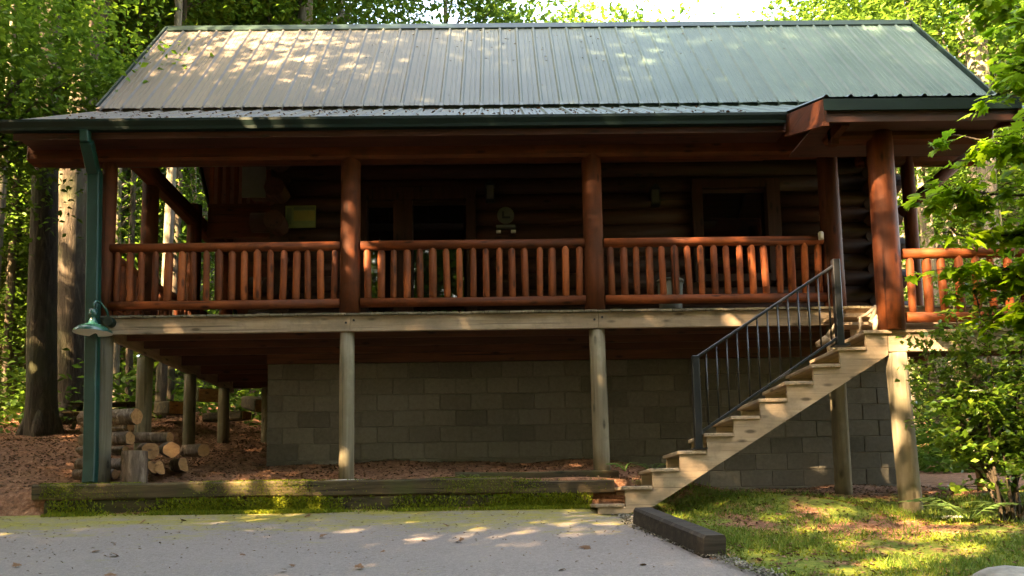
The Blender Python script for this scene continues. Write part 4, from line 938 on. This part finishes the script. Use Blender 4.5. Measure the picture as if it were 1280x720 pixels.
n = 14000; x = rg.uniform(-5.0, 1.15, n); k = np.sin(x*2.7+2)+.5*np.sin(x*7.3)+rg.normal(0, .5, n) > .35; x = x[k]; e = rg.uniform(0, 1, len(x)) < .5
y = np.where(e, rg.uniform(8.5, 8.66, len(x)), 8.496); z = np.where(e, np.where(x < .09, .354, .318), rg.uniform(.19, .34, len(x)))
blades('moss', np.stack([x, y, z], 1), .014, .008, M['moss'], rg, 'moss tufts growing on the upper terrace timbers')
n = 2600; yy = rg.uniform(5.2, 8.4, n); x = drive_right(yy)+rg.normal(-.02, .05, n)
me = leaf_mesh('gravel', np.stack([x, yy, plane_z(yy)+.012], 1), .022, rg, .5, aspect=.9); link('gravel', me, M['stone'], kind='stuff')['label'] = 'loose gravel along the ragged edge of the asphalt'
n = 800; yy = 5.0+3.5*rg.uniform(0, 1, n)**.6; x = rg.uniform(-5.4, 1.2, n); k = x < drive_right(yy)-.05; yy = yy[k]; x = x[k]
me = leaf_mesh('leaf_litter', np.stack([x, yy, plane_z(yy)+.02], 1), .028, rg, 2, aspect=.35); link('leaf_litter', me, M['litter'], kind='stuff')['label'] = 'small twigs and leaf crumbs strewn over the asphalt'
def litter(name, n, xr, yr, size, cond, label):
    x = rg.uniform(*xr, n); y = rg.uniform(*yr, n); k = cond(x, y); x = x[k]; y = y[k]
    C = np.stack([x, y, ground_z(x, y)+.012], 1); me = leaf_mesh(name, C, size, rg, 2.2, aspect=.6, fold=.3); o = link(name, me, M['litter'], kind='stuff'); o['label'] = label
litter('leaf_litter', 34000, (-11, 5.5), (8.7, 16), .038, lambda x, y: ~((x > -4.9) & (y < 8.75)), 'dead brown leaves covering the forest floor')
litter('leaf_litter', 5000, (1.3, 7.5), (4, 9), .045, lambda x, y: x > drive_right(y)+.05, 'dead brown leaves scattered in the grass')
n = 1500; u = rg.uniform(0, 1, n)**.6; t = rg.uniform(0, 1, n)**1.7; x = XL+.1+(XR-XL-.3)*(1-u); lo = rg.uniform(0, 1, n) < .35
y = np.where(lo, YE+.05+(YB-YE-.1)*t, YB+(YR-YB)*t); z = np.where(lo, ZE+(ZB-.035-ZE)*(y-YE)/(YB+.03-YE), ZB-.014+(ZR-ZB)*(y-YB)/(YR-YB))+.012
k = ~(lo & (x > 3.2)); o = link('roof_debris', leaf_mesh('roof_debris', np.stack([x, y, z], 1)[k], .05, rg, 1.5), M['litter'], kind='stuff'); o['label'] = 'dead leaves and needles caught on the metal roof'
lv = bpy.data.meshes.new('fallen_leaf'); lv.from_pydata(LV, [], LF); lv.materials.append(M['litter'])
rf_ = random.Random(8)
for i in range(26):
    y = rf_.uniform(5.0, 8.35); x = rf_.uniform(-.62*y, min(1.2, float(drive_right(y))-.1))
    o = bpy.data.objects.new('fallen_leaf', lv); COL.objects.link(o); o.location = (x, y, plane_z(y)+.018); o.rotation_euler = (rf_.uniform(-.5, .5)+.16, rf_.uniform(-.5, .5), rf_.uniform(0, 6.28)); o.scale = (rf_.uniform(.05, .11),)*3
    tag(o, 'dry brown leaf lying on the asphalt driveway', 'leaf', 'fallen leaves on the driveway')
